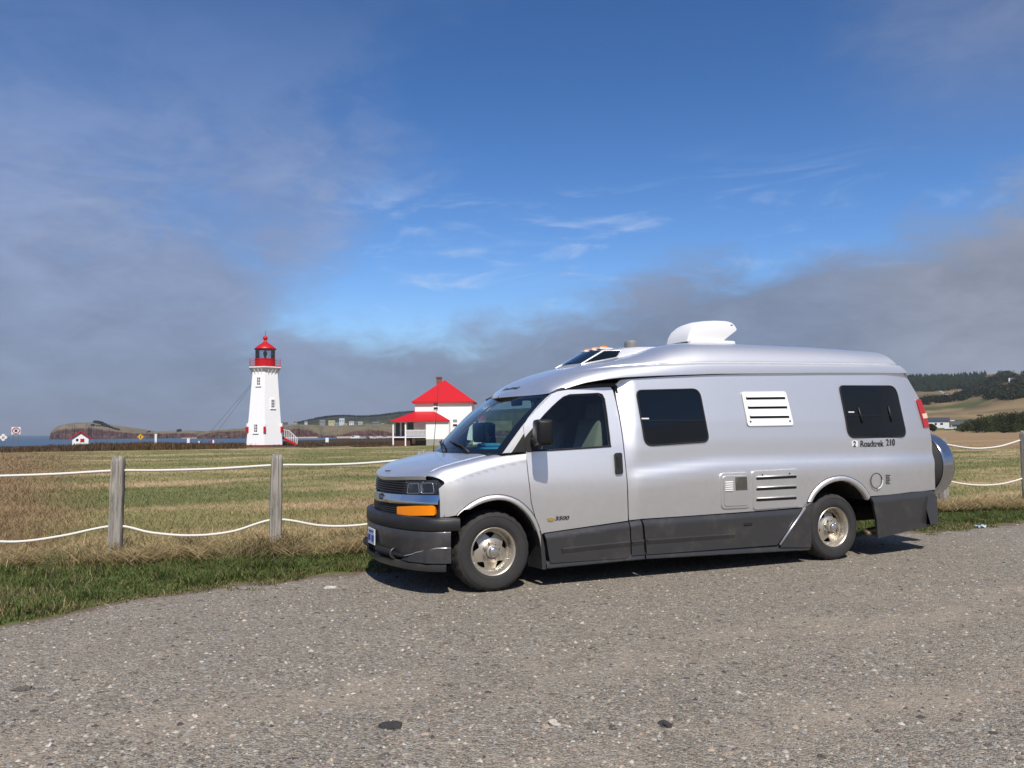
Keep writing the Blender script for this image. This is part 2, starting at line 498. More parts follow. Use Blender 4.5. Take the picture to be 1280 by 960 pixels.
def panel(name, outer, mapf, mat, parent, holes=(), res=.06, off=0.0, th=.012, hint=HINT_SIDE, both=False, edge=0.0):
    """a curved sheet-metal panel: an outline in the panel's own two coordinates, laid on mapf, with turned-in edges"""
    vo, T, L = fill2d([outer] + list(holes), res)
    n = normals_of(mapf, vo, hint)
    P = local(mapf(vo[:, 0], vo[:, 1])) + n * off
    f = []
    tn = np.cross(P[T[:, 1]] - P[T[:, 0]], P[T[:, 2]] - P[T[:, 0]])
    flip = np.sum(tn * n[T].mean(1), 1) < 0
    T[flip] = T[flip][:, ::-1]
    V = [P]; NN = [n]; faces = [tuple(t) for t in T]; o = len(P)
    for li, lp in enumerate(L):
        nl = normals_of(mapf, lp, hint); Q = local(mapf(lp[:, 0], lp[:, 1])) + nl * off
        k = len(lp)
        tang = np.roll(Q, -1, 0) - np.roll(Q, 1, 0); out = np.cross(tang, nl); out /= np.linalg.norm(out, axis=1)[:, None] + 1e-12
        cen = np.roll(lp, -1, 0) - np.roll(lp, 1, 0)
        # outward test in the plane of the outline
        e2 = 1e-3; tst = lp + np.stack([cen[:, 1], -cen[:, 0]], 1) / (np.linalg.norm(cen, axis=1)[:, None] + 1e-12) * e2
        ins = np.median(inside(tst, L).astype(float)) > .5
        Qt = local(mapf(tst[:, 0], tst[:, 1])) + nl * off - Q
        sg = np.sign(np.median(np.sum(Qt * out, 1))) * (-1 if ins else 1)
        out = out * sg
        rings = [(Q, nl * .75 + out * .6), (Q + out * .3 * edge - nl * .3 * (edge + 1e-4), out), (Q - nl * th, out)]
        st = o
        for R_, N_ in rings:
            V.append(R_); NN.append(N_ / (np.linalg.norm(N_, axis=1)[:, None] + 1e-9)); o += k
        for r_ in range(2):
            for i in range(k):
                a, b = st + r_ * k + i, st + r_ * k + (i + 1) % k
                faces.append((a, b, b + k, a + k))
    V = np.vstack(V); NN = np.vstack(NN)
    fs = []
    for fc in faces:
        pa, pb, pc = V[fc[0]], V[fc[1]], V[fc[2]]
        nn = np.cross(pb - pa, pc - pa)
        fs.append(fc if nn @ NN[list(fc)].mean(0) >= 0 else fc[::-1])
    res_o = []
    for side in ((1, -1) if both else (1,)):
        Vs, Ns = V.copy(), NN.copy()
        if side < 0: Vs[:, 1] *= -1; Ns[:, 1] *= -1
        me = bpy.data.meshes.new(name)
        me.from_pydata(Vs.tolist(), [], [tuple(int(i) for i in (x if side > 0 else x[::-1])) for x in fs])
        me.materials.append(mat)
        me.polygons.foreach_set('use_smooth', [True] * len(me.polygons))
        me.normals_split_custom_set_from_vertices(Ns.tolist())
        me.update()
        res_o.append(link(bpy.data.objects.new(name, me), parent))
    return res_o if both else res_o[0]
def mirrored(o, parent=None):
    me = o.data.copy()
    for v in me.vertices: v.co.y *= -1
    me.flip_normals(); me.update()
    c = bpy.data.objects.new(o.name.split('.')[0], me); c.location = (o.location.x, -o.location.y, o.location.z)
    return link(c, parent if parent is not None else o.parent)
def ribbon_tube(pts2, mapf, r, off, n=6):
    pts2 = np.array(pts2, float); P = local(mapf(pts2[:, 0], pts2[:, 1])) + normals_of(mapf, pts2, HINT_SIDE) * off
    return MB().tube(list(P), r, n)
def text_obj(name, body, size, mat, parent, origin, xdir, nrm, depth=.002, shear=0.0, width=None, bold=0.0):
    cu = bpy.data.curves.new(name, 'FONT'); cu.body = body; cu.size = size; cu.extrude = depth; cu.shear = shear; cu.offset = bold
    to = bpy.data.objects.new(name, cu); COL.objects.link(to)
    bpy.context.view_layer.update()
    me = bpy.data.meshes.new_from_object(to.evaluated_get(bpy.context.evaluated_depsgraph_get()))
    bpy.data.objects.remove(to); me.name = name
    xs = [v.co.x for v in me.vertices]
    if width:
        k = width / (max(xs) - min(xs))
        x0 = min(xs)
        for v in me.vertices: v.co.x = (v.co.x - x0) * k
    X = Vector(xdir).normalized(); Z = Vector(nrm).normalized(); Y = Z.cross(X)
    M = Matrix((X, Y, Z)).transposed().to_4x4(); M.translation = Vector([float(c) for c in origin])
    me.transform(M); me.materials.clear(); me.materials.append(mat)
    return link(bpy.data.objects.new(name, me), parent)

# materials of the van
def paint_mat():
    mt, nb, p = new_mat('silver_paint')
    co = nb.node('ShaderNodeTexCoord').outputs['Object']
    z = nb.sep(co)[2]
    dust = nb.m('MULTIPLY', nb.ss(nb.m('ADD', z, nb.m('MULTIPLY', nb.noise(co, 2.5, 6, .65), -0.9)), 0.75, 0.10), 0.35)
    fl = nb.node('ShaderNodeTexNoise', {'Vector': co, 'Scale': 900, 'Detail': 1}).outputs[0]
    k = nb.m('MULTIPLY_ADD', nb.m('SUBTRACT', fl, .5), .16, 1.0)
    c = nb.mix(1.0, (.93, .92, .91), nb.comb(k, k, k), 'MULTIPLY')
    nb.put(p.inputs['Base Color'], nb.mix(dust, c, (.30, .27, .23)))
    p.inputs['Metallic'].default_value = 1.0
    nb.put(p.inputs['Roughness'], nb.m('MULTIPLY_ADD', dust, .3, .51))
    nb.put(p.inputs['Coat Weight'], nb.m('SUBTRACT', .60, dust))
    p.inputs['Coat Roughness'].default_value = .05
    return mt
M_paint = paint_mat()
M_char = simple('charcoal_paint', (.052, .052, .054), .42, .35, .25, var=.10, scale=3, dirt=((.16, .14, .115), 5.5, .30))
M_black = simple('black_plastic', (.016, .016, .017), .48, var=.15, scale=20, dirt=((.06, .055, .045), 5, .25), bump=.15, bscale=300)
M_rubber = simple('rubber', (.010, .010, .011), .75)
M_tyre = simple('tyre_rubber', (.028, .027, .026), .82, var=.25, scale=9, dirt=((.07, .062, .05), 6, .30), bump=.3, bscale=120)
M_rim = simple('dusty_alloy', (.55, .50, .42), .38, .7, var=.2, scale=12, dirt=((.22, .16, .10), 10, .55))
M_chrome = simple('chrome', (.72, .72, .72), .10, 1.0)
M_trim = simple('bright_trim', (.62, .63, .65), .30, .8)
M_dglass = simple('dark_tinted_glass', (.005, .006, .007), .03, spec=.42, coat=.0)
M_glass = glass_mat('greenish_window_glass', (.62, .74, .70), .0)
M_wglass = glass_mat('windscreen_glass', (.66, .82, .78), .0)
M_lens = glass_mat('headlight_lens', (.75, .77, .8), .05)
M_amber = simple('amber_lens', (.95, .26, .0), .25, spec=.3, coat=.1)
M_red = simple('red_lens', (.45, .008, .012), .15, spec=.6, coat=.5)
M_cream = simple('reversing_lens', (.75, .62, .42), .2, coat=.4)
M_white = simple('white_plastic', (.80, .80, .79), .35, var=.03, scale=5)
M_mirror = simple('mirror_shell', (.008, .008, .009), .5, spec=.3, bump=.1, bscale=300)
M_under = simple('underbody', (.012, .011, .010), .9)
M_cloth = simple('grey_seat_cloth', (.34, .32, .28), .9, var=.15, scale=40)
M_dash = simple('dash_plastic', (.035, .038, .04), .6)
M_hub = simple('bare_steel', (.62, .60, .56), .22, .9)

van = empty('camper_van', VO, VYAW)
tag(van, 'silver and charcoal high roof camper van parked on gravel beside the rope fence', 'camper van')
NRM = lambda u, w: normals_of(side_map, np.array([[u, w]]), HINT_SIDE)[0]

# --- fenders
HOODV = .80
arch_f = [(570.6, 644), (573, 641), (577, 637.6), (582, 633.5), (590, 628), (600.4, 622.3), (610, 619.4), (621, 618.2), (630, 618.8), (639.3, 621), (648, 625), (655.3, 630.5), (661, 636), (665.7, 641.5), (670, 649), (673.7, 659), (676.5, 669)]
low = SP([(560, 646.0)] + arch_f) + SP([(677, 668), (673, 657), (669, 647.7), (666, 638), (663.4, 627), (660, 597), (658.3, 580)])
def u_top(px, py): return S(px, py)[0]
uA = S(657.8, 566)[0]
top = [(uA, S(657.8, 566)[1]), (S(640, 566.2)[0], S(640, 566.2)[1]), (S(630, 566.6)[0], S(630, 566.6)[1])]
u0 = top[-1][0]
def nose_u(tf):
    lo_ = None
    for u in np.arange(-.42, -.80, -.004):
        tt = .66 + tf * (fender_top(u, HOODV + .004) - .66)
        x, v, w = fender_map(np.array([u]), np.array([tt]))[0]
        if x < float(_uf(v)) + .10 * (w - .70) - .006: return u, tt
    return u, tt
nose_e = [nose_u(tf) for tf in np.linspace(1, .05, 24)]
nose_e = [(u, t) for u, t in nose_e if t > .965] + [(u, t) for u, t in SP([(548.6, 611), (549.6, 622), (550.0, 634), (550.2, 646.5)]) if t < .955]
rail = [(u, fender_top(u, HOODV + .004)) for u in np.linspace(u0 - .06, nose_e[0][0] + .02, 16)]
fend_poly = low + top + rail + nose_e
panel('fender', fend_poly, fender_map, M_paint, van, res=.018, th=.014, both=True)

# --- hood
sv = np.linspace(-1, 1, 41); ss_ = np.concatenate([np.linspace(0, .12, 7), np.linspace(.16, 1, 22)])
P = np.zeros((len(sv), len(ss_), 3))
for i, a in enumerate(sv):
    v = a * HOODV; uf = float(_uf(v)) + .022; ub = -.085 + .17 * (abs(v) / .85) ** 1.9
    u = uf + (ub - uf) * ss_
    P[i] = np.stack([u, np.full_like(u, -v), Wh(u, np.full_like(u, v))], -1)
P2 = P.copy(); P2[:, :, 2] -= .012
hm = MB().grid(P)
for (A, B) in ((P[0], P2[0]), (P[-1], P2[-1])):
    hm.grid(np.stack([A, B]))
hm.grid(np.stack([P[:, 0], P2[:, 0] - np.array([-.012, 0, .02])]))
hood = hm.build('hood', M_paint, van, angle=40)
bm_ = MB()
eu = float(_uf(-.02)) + .10
bm_.box((eu, .02, float(Wh(np.array(eu), np.array(0.))) + .004), (.085, .012, .012), bev=.004)
bm_.build('hood_emblem', M_black, hood)

# --- nose backing, grilles, lights
gv, gw = np.linspace(-.955, .955, 50), np.linspace(.64, 1.045, 10)
Pg = np.array([[local(front_map(np.array(v), np.array(w)) + np.array([.035, 0, 0])) for w in gw] for v in gv])
MB().grid(Pg).build('nose_panel', M_black, van, smooth=True)
fm = lambda v, w: front_map(v, w)
HL = FP([(503.5, 601.5), (520, 601.0), (535, 600.4), (545.5, 599.8), (549.5, 606), (550.5, 619.2), (524, 619.6), (499.5, 618.9)], .01)
for o in panel('headlight', fillet(HL, .02), fm, simple('lamp_housing', (.05, .05, .055), .22, .3, .3), van, off=-.012, res=.05, th=.03, hint=HINT_FRONT, both=True):
    pass
heads = [o for o in van.children if o.name.startswith('headlight')]
for o, s in zip(heads, (1, -1)):
    LN = FP([(512, 603.5), (545, 602.5), (546.2, 617.5), (508.5, 617.5)], .015)
    c = panel('lens', fillet(LN, .02), fm, M_lens, o, off=.010, res=.05, th=.012, hint=HINT_FRONT)
    pv, pw = FR(528.5, 610, .02); pp = local(front_map(np.array(pv), np.array(pw)))
    arc = [(pp[0] - .006, pp[1] + .045 * math.cos(t), pp[2] + .062 * math.sin(t)) for t in np.linspace(-1.15, 1.15, 9)]
    d = MB().tube(arc, [.003, .008, .011, .013, .013, .013, .011, .008, .003], 8).build('reflector', M_chrome, o, smooth=True)
    fr_ = MB()
    for qd in (((511, 604.8), (523.5, 604.2), (524.5, 616.6), (509, 616.8)), ((526.5, 604.0), (541.5, 603.6), (543, 616.4), (527, 616.6))):
        pp = FP(list(qd), .012); pp = np.array(fillet(pp, .015)); q3 = local(front_map(pp[:, 0], pp[:, 1])) + np.array([-.014, 0, 0])
        fr_.tube(list(q3) + [q3[0]], .0024, 5, cap=False)
    e_ = fr_.build('lamp_bezel', M_trim, o)
    if s < 0:
        for q in (c, d, e_):
            for v_ in q.data.vertices: v_.co.y *= -1
            q.data.flip_normals()
CH = FP([(548.4, 619.2), (524, 620.6), (500, 620.5), (486, 617.3), (474, 614.6)], .03)
def bar_poly(topz, botz):
    vs = np.linspace(-.945, .945, 33)
    return [(v, topz(v)) for v in vs] + [(v, botz(v)) for v in vs[::-1]]
wt0 = CH[0][1]; wtc = FR(474, 615.5, .03)[1]; wbc = FR(474, 627, .03)[1]; wbs = FR(548, 631, .03)[1]
panel('chrome_bar', bar_poly(lambda v: wtc + (wt0 - wtc) * min(1, abs(v) / .9) ** 2, lambda v: wbc + (wbs - wbc) * min(1, abs(v) / .9) ** 2),
      lambda v, w: front_map(v, w) + np.stack([-.024 + .35 * np.abs(w - (wtc + wbc) / 2), 0 * v, 0 * v], -1), M_chrome, van, res=.03, th=.05, hint=HINT_FRONT)
em = MB()
cvv, cw = 0.0, (wtc + wbc) / 2 + .01
ux = float(_uf(0.)) - .018
bow = [(-.10, .028), (-.045, .028), (-.045, .042), (.045, .042), (.045, .028), (.10, .028), (.085, -.028), (.045, -.028), (.045, -.042), (-.045, -.042), (-.045, -.028), (-.085, -.028)]
em.prism([(ux, a, cw + b) for a, b in bow], (-.014, 0, 0)); em.build('bow_tie_emblem', M_chrome, van)
vs = np.linspace(-.945, .945, 33)
# grilles: recessed slats across the middle
for nm_, w0, w1, vw0, vw1, k in (('upper_grille', wtc + .012, .985, .60, .52, 5), ('lower_grille', .655, wbc - .012, .50, .54, 6)):
    g = MB()
    for i in range(k):
        w = w0 + (w1 - w0) * (i + .5) / k; hw = vw0 + (vw1 - vw0) * (i + .5) / k
        pts = [tuple(local(front_map(np.array(v), np.array(w))) + np.array([.012, 0, 0])) for v in np.linspace(-hw, hw, 21)]
        g.tube(pts, .009, 6)
    g.build(nm_, M_black, van, smooth=True)
TS = FP([(497, 633.2), (520, 632.3), (541, 631.6), (544.2, 633), (544.2, 644.2), (520, 644.6), (497.2, 644.2)], .0)
for o in panel('turn_signal', fillet(TS, .012), fm, M_amber, van, off=.008, res=.05, th=.03, hint=HINT_FRONT, both=True): pass

# --- bumper swept round the nose
bp = [(-.345, 1.004), (-.43, .998), (-.54, .965), (-.645, .87), (-.725, .72), (-.79, .52), (-.838, .28), (-.858, 0)]
bp = bp + [(u, -v) for u, v in bp[-2::-1]]
bp = np.array(bp)
def resample(p, n):
    p = np.asarray(p, float)
    for _ in range(3):
        q = [p[0]]
        for i in range(len(p) - 1): q += [p[i] * .75 + p[i + 1] * .25, p[i] * .25 + p[i + 1] * .75]
        p = np.array(q + [p[-1]])
    s = np.concatenate([[0], np.cumsum(np.linalg.norm(np.diff(p, axis=0), axis=1))])
    t = np.linspace(0, s[-1], n)
    return np.stack([np.interp(t, s, p[:, 0]), np.interp(t, s, p[:, 1])], -1)
bp = resample(bp, 61)
def sweep(path, section, a=0.0, b=1.0, wfun=None):
    """section: list of (outward, w); path (u,v) plan curve; outward = away from the van"""
    n = len(path); i0, i1 = int(a * (n - 1)), int(b * (n - 1))
    tg = np.gradient(path, axis=0); tg /= np.linalg.norm(tg, axis=1)[:, None]
    nn = np.stack([tg[:, 1], -tg[:, 0]], -1)
    if nn[n // 2] @ np.array([-1, 0]) < 0: nn = -nn
    P = []
    for i in range(i0, i1 + 1):
        row = []
        for (d, w) in section:
            q = path[i] + nn[i] * d
            row.append((q[0], -q[1], w + (wfun(i / (n - 1), d, w) if wfun else 0)))
        P.append(row)
    return np.array(P)
wf = lambda t, d, w: 0.0
MB().grid(sweep(bp, [(-.12, .690), (-.03, .692), (.0, .684), (.012, .668), (.014, .585), (.006, .575), (-.03, .572)])).build('bumper', M_black, van, angle=50)
MB().grid(sweep(bp, [(-.03, .572), (.004, .570), (.010, .560), (.002, .46), (-.010, .36), (-.02, .315), (-.06, .30)], .034, .966)).build('bumper_valance', M_char, van, angle=50)
MB().grid(sweep(bp, [(-.06, .30), (-.005, .295), (.012, .285), (.012, .255), (-.004, .225), (-.06, .215)], .05, .95)).build('bumper_lip', M_char, van, angle=40)
# corner scoop fin and its slot, towing hook, number plate
for s in (1, -1):
    def bpt(t, d, w): 
        q = sweep(bp, [(d, w)])[int((t if s > 0 else 1 - t) * 60)][0]; return q
    f = MB()
    sec = [(bpt(.035, .018, .43), bpt(.035, .018, .30)), (bpt(.07, .02, .43), bpt(.07, .02, .30)), (bpt(.12, .026, .42), bpt(.12, .026, .30)), (bpt(.20, .02, .34), bpt(.2, .02, .30)), (bpt(.25, .004, .305), bpt(.25, .004, .30))]
    f.grid(np.array([[a, b] for a, b in sec]))
    f.grid(np.array([[a, a + np.array([.02, 0, -.01])] for a, b in sec]))
    f.build('corner_fin', M_char, van, smooth=False)
    MB().tube([bpt(t, .004, .43) + np.array([0, 0, -.10 * max(0, (t - .1)) / .15]) for t in np.linspace(.035, .25, 9)], .006, 6).build('fin_edge', M_trim, van, smooth=True)
    MB().tube([bpt(t, -.004, .335) for t in np.linspace(.22, .33, 7)], .016, 8).build('slot', M_rubber, van)
    MB().tube([bpt(.30, -.01 + .05 * math.sin(a), .345 + .045 * math.cos(a)) + np.array([0, 0, 0]) for a in np.linspace(0, 6.28, 14)], .011, 8).build('tow_hook', M_char, van, smooth=True)
for s in (1, -1):
    MB().tube([sweep(bp, [(.001, .345)])[int(30 + s * k)][0] for k in (3, 6, 9, 12)], .032, 8).build('air_intake', M_rubber, van)
pl = MB().box((-.879, 0.0, .45), (.008, .25, .15), bev=.003).build('number_plate', simple('plate_white', (.72, .75, .80), .4), van)
pt = MB()
for i in range(7):
    if i == 3: continue
    pt.box((-.8855, -.09 + i * .030, .435), (.004, .019, .06))
pt.box((-.8855, 0, .50), (.004, .16, .014)); pt.build('plate_lettering', simple('plate_blue', (.02, .05, .25), .5), pl)

# --- door
dout = [(654.3, 532.6), (660, 522.5), (667, 513.8), (675, 504.8), (683, 496.8), (690.5, 490.8), (698, 487.9), (706.9, 486.3), (735, 484.9), (763, 484.0), (766, 488), (769.5, 501.5), (773, 518), (776.6, 540), (779.3, 562), (781.8, 586), (783.8, 614.7), (784.9, 650.8), (679.6, 666), (677.4, 668), (674, 657), (670, 647.7), (667, 638), (664.4, 627), (661, 597), (658.7, 575), (656.3, 550)]
dhole = [(658.3, 563.2), (711, 560.6), (763.5, 557.2), (762.2, 545), (759.2, 520), (756, 499), (753, 493.2), (748, 491.5), (712, 493.3), (704, 496.3), (697, 502), (689, 509.5), (680, 518.8), (671.8, 528.6), (664, 538), (656.8, 547.2)]
doors = panel('door', SP(dout), side_map, M_paint, van, holes=[SP(dhole)], res=.04, th=.05, both=True)
sail = [(657.0, 564.0), (672.5, 563.2), (671.5, 543), (672.0, 527.8), (664, 537.0), (656.0, 546.4)]
gl = [(672.2, 563.6), (711, 561.1), (764, 557.8), (763, 545), (760, 520), (756.8, 498.5), (753.6, 492.5), (748, 490.8), (712, 492.6), (703.4, 495.6), (696.2, 501.4), (688.2, 509), (679.2, 518.2), (671.2, 527.5)]
rub = [(658, 566), (764.8, 559.3)]
for d, s in zip(doors, (1, -1)):
    L_ = [panel('window_glass', SP(gl), side_map, M_glass, d, res=.06, off=-.012, th=.004),
          panel('mirror_sail', SP(sail), side_map, M_black, d, res=.05, off=.004, th=.03),
          MB().tube([local(side_map(*[np.array(q) for q in S(x, y)])) + np.array([0, -.004, 0]) for x, y in ((658, 563.8), (690, 562.4), (730, 559.9), (763.5, 557.6))], .009, 6).build('belt_seal', M_rubber, d),
          MB().tube([local(side_map(*[np.array(q) for q in S(x, y)])) + np.array([0, .006, 0]) for x, y in dhole[2:]], .008, 6).build('window_seal', M_rubber, d)]
    hp = fillet(SP([(767, 566.8), (776.2, 566.3), (777.6, 592.3), (768.8, 593)]), .02)
    L_.append(panel('door_handle', hp, side_map, M_black, d, res=.03, off=.022, th=.024, edge=.006))
    hu, hw = S(771.5, 578)
    L_.append(MB().box(local(side_map(np.array(hu), np.array(hw))) + np.array([0, -.026, 0]), (.035, .012, .12), bev=.005).build('handle_grip', M_rubber, d))
    if s > 0:
        n_ = NRM(*S(700, 648)); o_ = local(side_map(*[np.array(q) for q in S(693.5, 650.3)])) + n_ * .003
        eb = MB(); c_ = local(side_map(*[np.array(q) for q in S(688.2, 649)])) + n_ * .002
        eb.prism([c_ + np.array([a * .36, 0, b * .40]) for a, b in bow], n_ * .006)
        L_.append(eb.build('bow_tie_badge', simple('gold_badge', (.55, .40, .14), .35, .6), d))
        text_obj('badge', '3500', .050, simple('badge_black', (.06, .06, .063), .3, .5), d, o_, (1, 0, 0), n_, .002, .25, S(711.5, 648)[0] - S(693.5, 650)[0], .001)
    # mirror
    mm = MB()
    mv = 1.16 if s > 0 else 1.04
    mu0, mw0 = van_at(664.5, 556, mv); mu1, mw1 = van_at(692.5, 528.5, 1.16); mu0, mw0 = van_at(664.5, 556, 1.16)
    if s < 0: mu0 += .30; mu1 += .30
    cu_, cw_ = (mu0 + mu1) / 2, (mw0 + mw1) / 2
    mm.box((cu_ + .0, -mv, cw_ + .012), (.15, .25, .235), M=Matrix.Rotation(rad(-14), 4, 'Z'), bev=.035)
    mo = mm.build('wing_mirror', M_mirror, d, angle=60)
    ar = MB().box((cu_ - .0, -(mv - .16), cw_ - .075), (.07, .24, .085), M=Matrix.Rotation(rad(-8), 4, 'Z'), bev=.025).build('mirror_arm', M_mirror, mo, angle=60)
    mg = MB().box((cu_ + .080, -mv + .018, cw_ + .012), (.01, .19, .19), M=Matrix.Rotation(rad(-14), 4, 'Z'), bev=.004).build('mirror_glass', M_chrome, mo)
    L_ += [mo, ar, mg]
    if s < 0:
        for q in L_:
            for v_ in q.data.vertices: v_.co.y *= -1
            q.data.flip_normals()
# --- A pillars, black quarter patch
ap = [(628.6, 566.2), (640, 550.0), (652.9, 532.4), (662, 521.5), (672.8, 510.2), (681, 502), (688.7, 494.4), (690.0, 491.4), (683, 497.4), (675, 505.4), (667, 514.4), (660, 523.2), (653.6, 533.2), (655.0, 541.6), (639.5, 565.6)]
panel('windscreen_pillar', SP(ap), side_map, M_paint, van, res=.03, th=.05, both=True)
panel('quarter_patch', SP([(639.8, 565.3), (655.2, 542.0), (656.4, 549.0), (657.6, 564.8)]), side_map, M_black, van, res=.04, th=.03, off=-.002, both=True)

# --- windscreen
edge = SP([(627.6, 567.0), (640, 549.3), (652.9, 531.4), (662, 520.6), (672.8, 509.3), (681, 501.2), (688.6, 493.4)])
edge = np.array([side_map(np.array(u), np.array(w)) for u, w in edge])
s_e = np.linspace(0, 1, len(edge)); s_f = np.linspace(0, 1, 13)
edge = np.stack([np.interp(s_f, s_e, edge[:, k]) for k in range(3)], -1)
xs = np.linspace(-1, 1, 25)
def ws_pt(x, s):
    e = np.array([np.interp(s, s_f, edge[:, k]) for k in range(3)])
    b = .20 + (.13 - .20) * s
    return np.array([e[0] - b * (1 - abs(x) ** 1.9) , -x * (e[1] - .006), e[2] - .012 * (1 - x * x) * (1 - s)])
def ws_patch(x0, x1, s0, s1, n=25, m_=13, off=0.0):
    P = np.array([[ws_pt(x, s) for s in np.linspace(s0, s1, m_)] for x in np.linspace(x0, x1, n)])
    P[:, :, 0] -= off; P[:, :, 2] += off * .7
    return P
wso = MB().grid(ws_patch(-.90, .90, .055, .93)).build('windscreen', M_wglass, van, smooth=True)
fr = MB()
for a in ((-1, -.90, 0, 1), (.90, 1, 0, 1), (-.90, .90, 0, .055), (-.90, .90, .93, 1)):
    fr.grid(ws_patch(*a, n=13 if a[1] - a[0] > 1 else 3, m_=9 if a[3] - a[2] > .5 else 3, off=0))
fr.build('windscreen_frit', simple('black_frit', (.008, .009, .011), .08, spec=.6), wso, smooth=True)
# cowl between hood and glass
cp = []
for x in np.linspace(-1, 1, 25):
    a = ws_pt(x, 0); v = -a[1] * .97; ub = -.085 + .17 * (abs(v) / .85) ** 1.9 - .012
    cp.append([(ub - .02, -v, float(Wh(np.array(ub), np.array(v))) - .014), ((ub + a[0]) / 2, -v, a[2] - .02), (a[0] + .03, -v, a[2] - .004)])
MB().grid(np.array(cp)).build('cowl', M_black, van, smooth=True)
for (x0, x1, s1) in ((.55, .12, .10), (-.02, -.55, .10)):
    a, b = ws_pt(x0, 0.0), ws_pt(x1, s1)
    w_ = MB().tube([a + np.array([-.02, 0, .015]), (a + b) / 2 + np.array([-.03, 0, .045]), b + np.array([-.025, 0, .03])], [.014, .010, .007], 8).build('wiper', M_black, van, smooth=True)
    c, d = ws_pt(x1 + .18, s1 - .01), ws_pt(x1 - .25, s1 + .03)
    MB().tube([c + np.array([-.012, 0, .012]), b + np.array([-.014, 0, .016]), d + np.array([-.012, 0, .012])], .008, 6).build('wiper_blade', M_rubber, w_, smooth=True)
au, aw = -.28, 0
MB().tube([(-.02, .70, 1.20), (-.02, .70, 1.27), (.04, .705, 1.93)], [.008, .0035, .0025], 6).build('radio_aerial', M_black, van, smooth=True)

# --- cargo side, one moulded panel each side
seamline = [(775.2, 474.8), (800, 473.0), (829, 471.2), (865, 469.6), (900, 468.4), (950, 467.3), (1000, 466.6), (1060, 465.8), (1129.2, 465.6)]
rear_e = [(1136, 476), (1143.7, 489), (1150, 500.5), (1155.5, 512.5), (1161.3, 533.6), (1164.8, 554.7), (1167, 572), (1168.3, 587.5), (1169, 611.8)]
arch_r = [(1008.8, 627), (1011.5, 621), (1015, 614.8), (1020, 608.7), (1026, 603.4), (1033, 598.9), (1040, 596.2), (1048, 594.9), (1056, 594.9), (1064, 597), (1071, 600.6), (1077, 605.2), (1082, 610.8), (1087, 618.8)]
cargo = SP(seamline + rear_e + [(1088, 620.2)] + arch_r[::-1] + [(1007, 633.6), (960, 637.6), (920, 640.6), (860, 644.8), (803, 648.4), (786.3, 650.2), (785.4, 620), (783.3, 590), (780.6, 562), (778, 540), (774.5, 518), (771, 502), (769.0, 488), (771, 479)])
cargo_panels = panel('side_panel', cargo, side_map, M_paint, van, res=.045, th=.02, both=True)
# bodywork pieces that sit on the side
def side_round(pts, r): return fillet(SP(pts), r)
w1 = side_round([(794.8, 488.2), (873.2, 486.2), (885.6, 551.9), (806.4, 557.2)], [.06, .09, .07, .09])
w2 = side_round([(1048.6, 482.4), (1118.5, 482.6), (1132.3, 546.0), (1060.5, 547.0)], [.05, .11, .09, .10])
for pts, hinge in ((w1, False), (w2, True)):
    for o in panel('window', pts, side_map, M_dglass, van, off=.008, res=.06, th=.012, both=True):
        pass
wins = [o for o in van.children if o.name.startswith('window')]
for idx, (o, c) in enumerate(zip(wins, ((w1, 1), (w1, -1), (w2, 1), (w2, -1)))):
    sgn = c[1]; lps = np.array(c[0]); ce = lps.mean(0)
    P = local(side_map(lps[:, 0], lps[:, 1])) + np.array([0, -.007, 0])
    kids = [MB().tube(list(P) + [P[0]], .0085, 6, cap=False).build('window_gasket', M_rubber, o, smooth=True)]
    if idx < 2:
        row = [S(x, 525.6 - (x - 799) * .002) for x in np.linspace(800.5, 880.5, 8)]; lat = (805.5, 523.3)
    else:
        row = [S(x, 519.2) for x in np.linspace(1056, 1126, 8)]; lat = (1062.8, 515.2)
    row = np.array(row)
    kids.append(MB().tube(list(local(side_map(row[:, 0], row[:, 1])) + np.array([0, -.010, 0])), .004, 6).build('sash_bar', M_rubber, o))
    lu, lw = S(*lat)
    kids.append(MB().box(local(side_map(np.array(lu), np.array(lw))) + np.array([0, -.013, 0]), (.085, .01, .014), bev=.003).build('window_latch', M_white, o))
    if idx >= 2:
        for (xa, ya, xb, yb) in ((1071.5, 509.5, 1077, 528.5), (1109, 508, 1113.5, 527)):
            a, b = S(xa, ya), S(xb, yb)
            kids.append(MB().tube([local(side_map(np.array(q[0]), np.array(q[1]))) + np.array([0, -.016, 0]) for q in (a, b)], .010, 8).build('prop_arm', M_black, o, smooth=True))
    if sgn < 0:
        for q in kids:
            for v_ in q.data.vertices: v_.co.y *= -1
            q.data.flip_normals()
def slot_poly(a, b, h):
    (ua, wa), (ub, wb) = S(*a), S(*b)
    n = 5; pts = []
    for k in range(n + 1):
        t = math.pi / 2 + math.pi * k / n; pts.append((ua + h * math.cos(t), wa + h * math.sin(t)))
    for k in range(n + 1):
        t = -math.pi / 2 + math.pi * k / n; pts.append((ub + h * math.cos(t), wb + h * math.sin(t)))
    return pts
M_slot = simple('slot_dark', (.008, .008, .008), .8)
